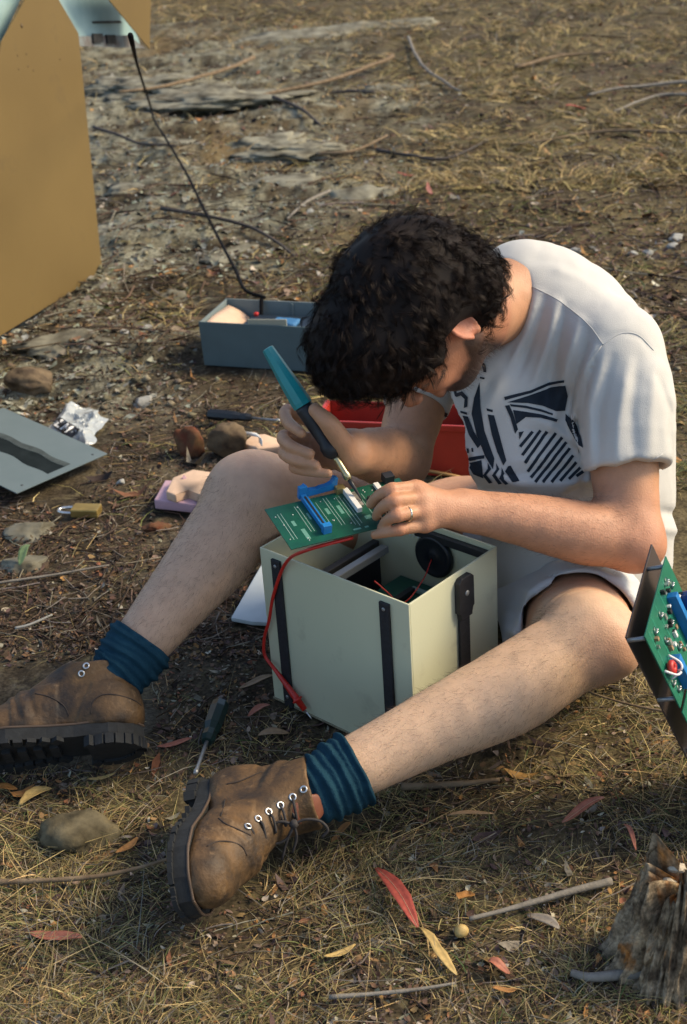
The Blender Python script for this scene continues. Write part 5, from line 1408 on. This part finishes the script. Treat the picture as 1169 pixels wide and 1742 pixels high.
for s_ in (-1, 1):
    tube('wire', catmull([tor @ Vector(q) for q in ((.020 * s_, -.012, -.006), (.016 * s_, .004, .010), (.004 * s_, .010, .013), (.010 * s_, .018, -.006))], 6), .0016, white_pl, pan, 6)
for k in range(5):
    lathe('terminal', [(0, .0040), (.004, .0040), (.0045, .0022), (.012, .0020)], solder, qm @ Matrix.Translation((.010 + (k % 2) * .016, ql2 * .55 + k * .026, 0)), pan, 8)
tube('wire', catmull([qm @ Vector(q) for q in ((.03, ql2 * .5, .020), (.02, ql2 * .6, .012), (.026, ql2 * .72, .010), (.016, ql2 * .85, .008))], 6), .0012, red_wire, pan, 6)
b2 = bm_obj('board', prism_bm([(0, 0), (.11, 0), (.11, .08), (0, .08)], 0, .0018, qfr(bo + e2 * (b2l + .008))), pcb_lt, pan, bevel=.0003)

# ---- grey cardboard box with its contents
card = mat('grey_card', (.080, .122, .128), .8, var=.06, vscale=20, bump=.2, bscale=300)
card_in = mat('grey_card_inside', (.15, .19, .19), .85, var=.06, vscale=20)
g0, g1 = G(348, 621), G(508, 631)
gx = nrm(g1 - g0); gy = np.array([-gx[1], gx[0], 0]); gz = np.array([0, 0, 1.0])
gW = np.linalg.norm(g1 - g0) * 1.42; gH = .118; gD = .185
gm = fr(g0, gx, gy, gz)
gb = thing('cardboard_box', 'open blue-grey cardboard box of oddments behind the soldering iron', 'box', g0 + gx * gW / 2 + gy * gD / 2)
tw = .004
bm_obj('wall', prism_bm([(-.004, gH), (gW + .004, gH), (gW, 0), (0, 0)], 0, tw, fr(g0 + gy * tw, gx, gz, -gy)), card, gb, bevel=.0008)
bm_obj('wall', prism_bm([(-.004, gH), (gW + .004, gH), (gW, 0), (0, 0)], 0, tw, fr(g0 + gy * gD, gx, gz, -gy)), card_in, gb, bevel=.0008)
box('wall', (-.002, tw + .0005, 0), (tw - .002, gD - tw - .0005, gH - .001), card_in, gb, gm); box('wall', (gW - tw + .002, tw + .0005, 0), (gW + .002, gD - tw - .0005, gH - .001), card, gb, gm)
box('floor_panel', (tw, tw + .001, .001), (gW - tw, gD - tw - .001, .004), card_in, gb, gm)
box('flap', (gW * .50, gD - tw - .0045, gH * .35), (gW * .515, gD - tw - .0005, gH - .004), card_in, gb, gm)
gp = lambda x, y, z: g0 + gx * x + gy * y + gz * z
peach = mat('peach_foam', (.60, .42, .29), .95, var=.06, vscale=50, bump=.4, bscale=500)
pv_, pf_ = [], []
for i in range(9):
    for j in range(6):
        u, w_ = i / 8, j / 5
        pv_.append(gp(.008 + .055 * w_ + .03 * u * w_, .015 + .155 * u, .050 + .058 * (1 - w_) + .010 * math.sin(w_ * 3.1) + .003 * math.sin(u * 5)))
pf_ = [(i * 6 + j, i * 6 + j + 1, (i + 1) * 6 + j + 1, (i + 1) * 6 + j) for i in range(8) for j in range(5)]
fo = obj('foam_sheet', mesh_from('foam_sheet', pv_, pf_), peach); md = fo.modifiers.new('t', 'SOLIDIFY'); md.thickness = .008; md.offset = -1
tag(fo, 'curled peach foam sheet inside the left end of the blue-grey box', 'foam')
mt_ = thing('multimeter', 'dark meter with a red button lying in the blue-grey cardboard box', 'meter', gp(.15, .09, .02))
box('body', (.082, .022, .035), (.260, .160, .088), mat('meter_black', (.010, .020, .034), .5), mt_, gm, .006)
lathe('button', [(0, .005), (.008, .007), (.010, .004)], mat('red_button', (.5, .02, .015), .4), fr(gp(.097, .145, .0875), gx, gy, gz), mt_, 12)
bl = thing('blue_pouch', 'small blue object on the dark meter inside the cardboard box', 'pouch', gp(.20, .08, .062))
Fq = Field(); Fq.rbox(gp(.200, .090, .0935), (gx, gy, gz), (.034, .026, .0065), .006); Fq.disp = lambda p: .0025 * vnoise(p, 60, 4)
a_, b_ = Fq.mesh(.0028); obj('pouch_body', mesh_from('pouch_body', a_, b_), mat('blue_cloth', (.03, .14, .30), .7), bl)
tag(box('card_strip', (.13, .006, .070), (.235, .0095, gH + .004), mat('buff_card', (.33, .33, .25), .85), None, fr(g0, nrm(gx + gz * .05), gy, gz)), 'buff card strip standing at the front inside the cardboard box', 'card')

# ---- black cable from the tan sheet metal down to the box
cab = [G(222, 60, .95), G(236, 118, .45), GZ(256, 180, .10), GZ(263, 205, .07), GZ(285, 240, .07), GZ(320, 300, .06), GZ(345, 352, .05), GZ(372, 405, .05), GZ(400, 458, .07), GZ(417, 493, .10), gp(.10, gD + .012, gH + .004), gp(.102, gD - .006, gH + .006), gp(.106, gD - .03, .08)]
tag(tube('cable', catmull(cab, 6), .0050, mat('black_cable', (.006, .006, .007), .9, spec=.1)), 'thin black cable snaking from the tan shelter to the cardboard box', 'cable')

# ---- tan shelter with weathered blue plate
tan = mat('tan_paint', (.128, .082, .020), .62, col2=(.150, .098, .026), vscale=3.5, bump=.08, bscale=240, detail=9)
scuff(tan, (.055, .038, .018), 7, .58, .74, .4)
rusty = mat('weathered_plate', (.34, .48, .47), .6, col2=(.20, .33, .34), vscale=9, detail=9)
s0, s1 = G(-60, 612), G(175, 466)
sx = nrm(s1 - s0); sx[2] = 0; sx = nrm(sx); szv = np.array([0, 0, 1.0]); sn = np.cross(sx, szv)
if sn @ (CAMP - s0) < 0: sn = -sn
def on_panel(px, py, off=0.0):
    q = plane_pt(px, py, s0 + sn * off, sn); return ((q - s0) @ sx, (q - s0)[2])
shm = fr(s0, sx, szv, sn)
sh = thing('metal_shelter', 'tan painted sheet-metal shelter with a weathered pale blue plate at the upper left', 'shelter', (s0 + s1) / 2)
pts = [on_panel(175, 466), on_panel(136, 82), on_panel(134, 57), on_panel(98, -4), on_panel(70, -50)] + [on_panel(45, -4), on_panel(2, 72)]
lft = on_panel(-120, 640)
pts += [(pts[-1][0] - .10, pts[-1][1] - .16), (-.60, pts[-1][1] - .16), (-.60, .004), (pts[0][0], .004)]
bm_obj('front_sheet', prism_bm(pts[1:] , -.004, 0, shm), tan, sh, bevel=.0012)
o2 = -.30
pp = [on_panel(*q, o2) for q in ((60, -60), (186, -60), (241, 81), (126, 74), (40, 74))]
pl = bm_obj('weathered_plate', prism_bm(pp, o2 - .003, o2, shm), rusty, sh)
pp = [on_panel(*q, o2 + .01) for q in ((120, 62), (215, 60), (243, 82), (120, 78))]
bm_obj('rail', prism_bm(pp, o2 + .003, o2 + .02, shm), mat('rusty_rail', (.10, .075, .065), .7, col2=(.22, .27, .28), vscale=24), sh)
pp = [on_panel(*q, o2 + .03) for q in ((160, 57), (176, 57), (177, 72), (161, 73))]; bm_obj('clip', prism_bm(pp, o2 + .0202, o2 + .028, shm), dark_met, sh)
pp = [on_panel(*q, o2 + .03) for q in ((183, 59), (197, 59), (199, 74), (185, 74))]; bm_obj('clip', prism_bm(pp, o2 + .0202, o2 + .028, shm), dark_met, sh)
pp = [on_panel(*q, o2 + .005) for q in ((158, 36), (206, 35), (209, 39), (160, 40))]; bm_obj('slot', prism_bm(pp, o2 + .0004, o2 + .002, shm), dark_met, sh)
pp = [on_panel(*q, o2 + .10) for q in ((150, -60), (258, -60), (257, 0), (255, 84), (184, -2))]
bm_obj('side_flap', prism_bm(pp, o2 + .097, o2 + .10, shm), tan, sh, bevel=.001)
pp = [on_panel(*q, -.06) for q in ((-60, -60), (62, -60), (2, 72), (-40, 110))]; bm_obj('weathered_plate', prism_bm(pp, -.063, -.06, shm), rusty, sh)
for q in ((37, 44), (30, 95), (45, 92), (32, 118), (48, 113), (57, 120), (102, 101)):
    c = on_panel(*q); lathe('dent', [(0.0004, .006 if q[1] < 60 else .0028), (.0012, .002)], mat('dent_dark', (.10, .066, .03), .8), shm @ Matrix.Translation((c[0], c[1], 0)), sh, 8)
for xx in (.05, -.35):
    box('rib', (xx, .02, -.03), (xx + .025, .42, -.0045), tan, sh, shm)
box('rib', (-.50, .03, -.34), (-.47, 1.5, -.31), dark_met, sh, shm)
box('rib', (pts[1][0] - .02, .0, -.33), (pts[1][0], 1.6, -.305), dark_met, sh, shm)

# ---- grey plate, bag, padlock on the left
k0, k1, k2 = G(38, 709, .045), G(183, 773, .022), G(106, 862, .020)
kx = nrm(k1 - k0); ky = k2 - k1; kl = np.linalg.norm(k1 - k0) ; ky = nrm(ky - kx * (ky @ kx)); kn_ = np.cross(kx, ky)
if kn_[2] < 0: kn_ = -kn_
kd = np.linalg.norm(k2 - k1)
km = fr(k0, kx, ky, kn_)
gpl = thing('metal_plate', 'flat grey metal plate with a dark sooty stripe lying on the dirt', 'plate', k0)
bm_obj('plate_sheet', prism_bm([(-.07, 0), (kl, 0), (kl, kd), (-.07, kd)], 0, .0022, km), mat('plate_grey', (.105, .143, .148), .6, col2=(.122, .16, .165), vscale=14, metal=.1), gpl, bevel=.0006)
def wav(y0, amp, s_): return [(x, kd * y0 + amp * math.sin(x * 60 + s_) + amp * .6 * math.sin(x * 23 + s_)) for x in np.linspace(-.069, kl * .93, 18)]
bm_obj('stripe', prism_bm(wav(.42, .003, 0) + wav(.60, .003, 2)[::-1], .00225, .0026, km), mat('soot_black', (.008, .012, .013), .95, col2=(.016, .022, .024), vscale=40, spec=.05), gpl)
bm_obj('stripe', prism_bm(wav(.355, .003, 1) + wav(.415, .003, 0)[::-1], .00225, .0025, km), mat('soot_grey', (.055, .068, .068), .95, var=.25, vscale=50, spec=.05), gpl)
for x, y in ((.93, .10), (.93, .88), (.05, .93), (.55, .94)): lathe('hole', [(.0023, .0032), (.0026, .0030)], black_pl, km @ Matrix.Translation((x * kl, y * kd, 0)), gpl, 8)
pc = thing('padlock', 'brass padlock with steel shackle lying beside the grey plate', 'padlock', G(147, 868))
l0, l1 = G(124, 868, .010), G(170, 869, .010); lx = nrm(l1 - l0); ly = np.array([-lx[1], lx[0], 0]); ll = np.linalg.norm(l1 - l0)
box('lock_body', (0, -.017, -.009), (ll, .017, .009), mat('brass', (.33, .235, .075), .38, metal=.55, var=.15, vscale=50), pc, fr(l0, lx, ly, np.array([0, 0, 1.0])), .003)
tube('shackle', catmull([l0 + lx * .004 + ly * .0125, l0 - lx * .012 + ly * .0125, l0 - lx * .026 + ly * .008, l0 - lx * .031, l0 - lx * .026 - ly * .008, l0 - lx * .012 - ly * .0125, l0 + lx * .004 - ly * .0125], 5), .0033, steel, pc, 8)
bag = thing('plastic_bag', 'crumpled clear plastic bag with a black label behind the grey plate', 'bag', G(130, 735))
bq = [G(82, 734), G(118, 688), G(184, 712), G(150, 768)]
nu_, nv_ = 40, 32; bgv = []
for i in range(nu_ + 1):
    for j in range(nv_ + 1):
        u_, w_ = i / nu_, j / nv_
        q = (bq[0] * (1 - u_) + bq[3] * u_) * (1 - w_) + (bq[1] * (1 - u_) + bq[2] * u_) * w_
        e_ = min(1, 5 * min(u_, 1 - u_, w_, 1 - w_))
        rn = float(1 - abs(vnoise(np.array([q]), 24, 5)[0]) * 2.2); r2 = float(1 - abs(vnoise(np.array([q]), 58, 7)[0]) * 2)
        q = q + (1 - e_) * .018 * np.array([vnoise(np.array([q]), 40, 2)[0], vnoise(np.array([q]), 40, 3)[0], 0])
        q[2] = .006 + e_ * (.010 + .014 * max(0, rn) + .007 * r2); bgv.append(q)
a_ = np.array(bgv); b_ = [(i * (nv_ + 1) + j, (i + 1) * (nv_ + 1) + j, (i + 1) * (nv_ + 1) + j + 1, i * (nv_ + 1) + j + 1) for i in range(nu_) for j in range(nv_)]
bgm = mat('bag_film', (.58, .62, .61), .22, var=.10, vscale=40); bgm.node_tree.nodes['Principled BSDF'].inputs['Transmission Weight'].default_value = .45
bgo = obj('bag_film', mesh_from('bag_film', a_, b_, False), bgm, bag); bgo.modifiers.new('t', 'SOLIDIFY').thickness = .0006
bvb = BVHTree.FromPolygons([tuple(q) for q in a_], b_)
lb = [(86, 722), (103, 711), (136, 731), (121, 748)]
decal('bag_label', [lb], bvb, mat('label_black', (.012, .013, .016), .5), bag, .0022, 4)
u_, w_ = np.array((33., 20)), np.array((-16., 13))
lq = lambda x, y: tuple(np.array((103., 711)) + u_ * x + w_ * y)
for st in ([(.10, .12), (.19, .12), (.19, .88), (.10, .88)], [(.10, .70), (.34, .70), (.34, .88), (.10, .88)],
           [(.40, .12), (.48, .12), (.48, .88), (.40, .88)], [(.48, .12), (.57, .55), (.57, .80), (.48, .40)], [(.57, .55), (.66, .12), (.66, .40), (.57, .80)], [(.66, .12), (.74, .12), (.74, .88), (.66, .88)]):
    decal('letter', [[lq(*q) for q in st]], bvb, white_pl, bag, .0028, 4)

# ---- foam pieces by the knee
pink = mat('pink_foam', (.50, .32, .37), .9, var=.05, vscale=40, bump=.3, bscale=500)
def slab(name, pts, z0, z1, m_, label, cat, nz=.002, seed=1):
    q = [G(x, y, z0) for x, y in pts]; ctr = np.mean(q, 0)
    o_ = thing(name, label, cat, ctr)
    bm_ = bmesh.new(); n_ = len(q)
    lo_v = [bm_.verts.new(tuple(p_)) for p_ in q]; hi_v = [bm_.verts.new(tuple(p_ + np.array([0, 0, z1 - z0]))) for p_ in q]
    bm_.faces.new(lo_v[::-1]); bm_.faces.new(hi_v)
    for i in range(n_): bm_.faces.new((lo_v[i], lo_v[(i + 1) % n_], hi_v[(i + 1) % n_], hi_v[i]))
    bm_obj(name + '_body', bm_, m_, o_, bevel=(z1 - z0) * .16, seg=2, smooth=True); return o_
slab('pink_foam', [(264, 866), (283, 832), (392, 838), (386, 880)], .004, .026, pink, 'flat pink foam pad half hidden behind the raised knee', 'foam')
slab('peach_foam', [(284, 850), (296, 826), (330, 812), (372, 818), (372, 846), (345, 858), (322, 846), (300, 856)], .027, .046, peach, 'chunky peach foam scrap resting on the pink foam pad', 'foam')
up_ = obj('pink_foam', mesh_from('pink_foam', *(lambda a, b, c, d: ([a, b, c, d, a + .004, b + .004, c + .004, d + .004], [(0, 1, 2, 3), (7, 6, 5, 4), (0, 4, 5, 1), (1, 5, 6, 2), (2, 6, 7, 3), (3, 7, 4, 0)]))(G(292, 838, .012), G(330, 836, .012), G(322, 828, .03), G(310, 812, .05)), False), pink)
tag(up_, 'pointed pink foam corner sticking up behind the peach scrap', 'foam')
slab('peach_foam', [(414, 766), (430, 752), (452, 750), (476, 760), (500, 770), (440, 776)], .004, .022, peach, 'peach foam scrap lying on the dirt beyond the raised knee', 'foam')
sv_ = catmull([G(400, 738, .012), G(425, 738, .040), G(442, 742, .046), G(444, 756, .030)], 6)
tv2 = [q + s_ * np.array([.004, -.012, 0]) for q in sv_ for s_ in (-1, 1)]
tp = obj('tape_strip', mesh_from('tape_strip', tv2, [(2 * i, 2 * i + 1, 2 * i + 3, 2 * i + 2) for i in range(len(sv_) - 1)]), white_pl); tp.modifiers.new('t', 'SOLIDIFY').thickness = .0012
tag(tp, 'curled white strip behind the brown rock', 'strip')

# ---- red toolbox behind the man
redm = mat('toolbox_red', (.36, .030, .018), .38, var=.12, vscale=12, bump=.1, bscale=200)
t0, t1 = G(548, 800), G(800, 812)
tx = nrm(t1 - t0); ty = np.array([-tx[1], tx[0], 0]); tW = np.linalg.norm(t1 - t0); tH, tD = .118, .11
tb = thing('toolbox', 'open red metal toolbox on the ground behind the man\'s right arm', 'toolbox', t0 + tx * tW / 2 + ty * tD / 2)
tm = fr(t0, tx, ty, np.array([0, 0, 1.0]))
box('wall', (0, 0, 0), (tW, .003, tH), redm, tb, tm, .001); box('wall', (0, tD - .003, 0), (tW, tD, tH), redm, tb, tm, .001)
box('wall', (-.003, 0, .0005), (-.0003, tD, tH - .0005), redm, tb, tm, .0006); box('wall', (tW + .0003, 0, .0005), (tW + .003, tD, tH - .0005), redm, tb, tm, .0006)
box('floor_panel', (.0005, .0035, .002), (tW - .0005, tD - .0035, .005), redm, tb, tm)
box('rim', (-.008, -.0065, tH - .012), (tW + .008, -.0003, tH + .002), redm, tb, tm, .002)
box('rim', (-.010, .0005, tH - .010), (-.0035, tD, tH + .0015), redm, tb, tm, .002)
box('tray', (.006, .006, tH - .05), (tW - .006, tD - .006, tH - .046), dark_met, tb, tm)
box('latch', (.155, -.012, tH - .045), (.185, -.007, tH - .022), grey_met, tb, tm, .001)
tag(tube('brass_rod', catmull([G(722, 800, .02), G(755, 806, .016), G(784, 812, .006)], 4), .004, mat('old_brass', (.30, .17, .06), .5, metal=.4)), 'thin brassy rod at the foot of the red toolbox', 'rod')

# ---- screwdrivers and paper
def screwdriver(h0, h1, s1, r, hm, label):
    o_ = thing('screwdriver', label, 'screwdriver', h0)
    m_ = axis_frame(h0, h1); L_ = np.linalg.norm(h1 - h0)
    lathe('handle', [(0, r * .6), (L_ * .05, r * .92), (L_ * .2, r), (L_ * .62, r * .96), (L_ * .76, r * .72), (L_ * .9, r * .78), (L_, r * .55)], hm, m_, o_, 8, False)
    S_ = np.linalg.norm(s1 - h0)
    lathe('shaft', [(L_ - .002, .0032), (S_ - .012, .0030), (S_ - .008, .0042), (S_, .0034)], grey_met, m_, o_, 10); return o_
screwdriver(G(376, 1196, .018), G(352, 1262, .016), G(334, 1322, .008), .0155, mat('dark_green_handle', (.010, .028, .024), .3), 'screwdriver with dark green handle on the ground between the boots')
screwdriver(G(352, 704, .016), G(428, 711, .014), G(482, 711, .010), .014, mat('black_handle', (.010, .012, .014), .35), 'black-handled screwdriver on the dirt left of the soldering hand')
def sheet(name, pts, z, m_, label, cat, th_=.0012):
    v_ = [G(x, y, z) for x, y in pts]
    n_ = len(v_); vv_ = v_ + [q - np.array([0, 0, th_]) for q in v_]
    o_ = obj(name, mesh_from(name, vv_, [tuple(range(n_)), tuple(range(2 * n_ - 1, n_ - 1, -1))] + [(i, i + n_, (i + 1) % n_ + n_, (i + 1) % n_) for i in range(n_)], False), m_)
    return tag(o_, label, cat)
ps = slab('paper_sheet', [(394, 1057), (430, 1064), (470, 1066), (486, 985), (448, 962)], .004, .012, mat('paper', (.42, .47, .48), .8, var=.05, vscale=30), 'pale folded paper on the ground left of the cream case', 'paper')
ps2 = slab('paper_sheet', [(806, 1120), (850, 1104), (884, 1120), (852, 1146), (812, 1150)], .004, .012, MATS['paper'], 'pale crumpled paper between the cream case and the shorts', 'paper')
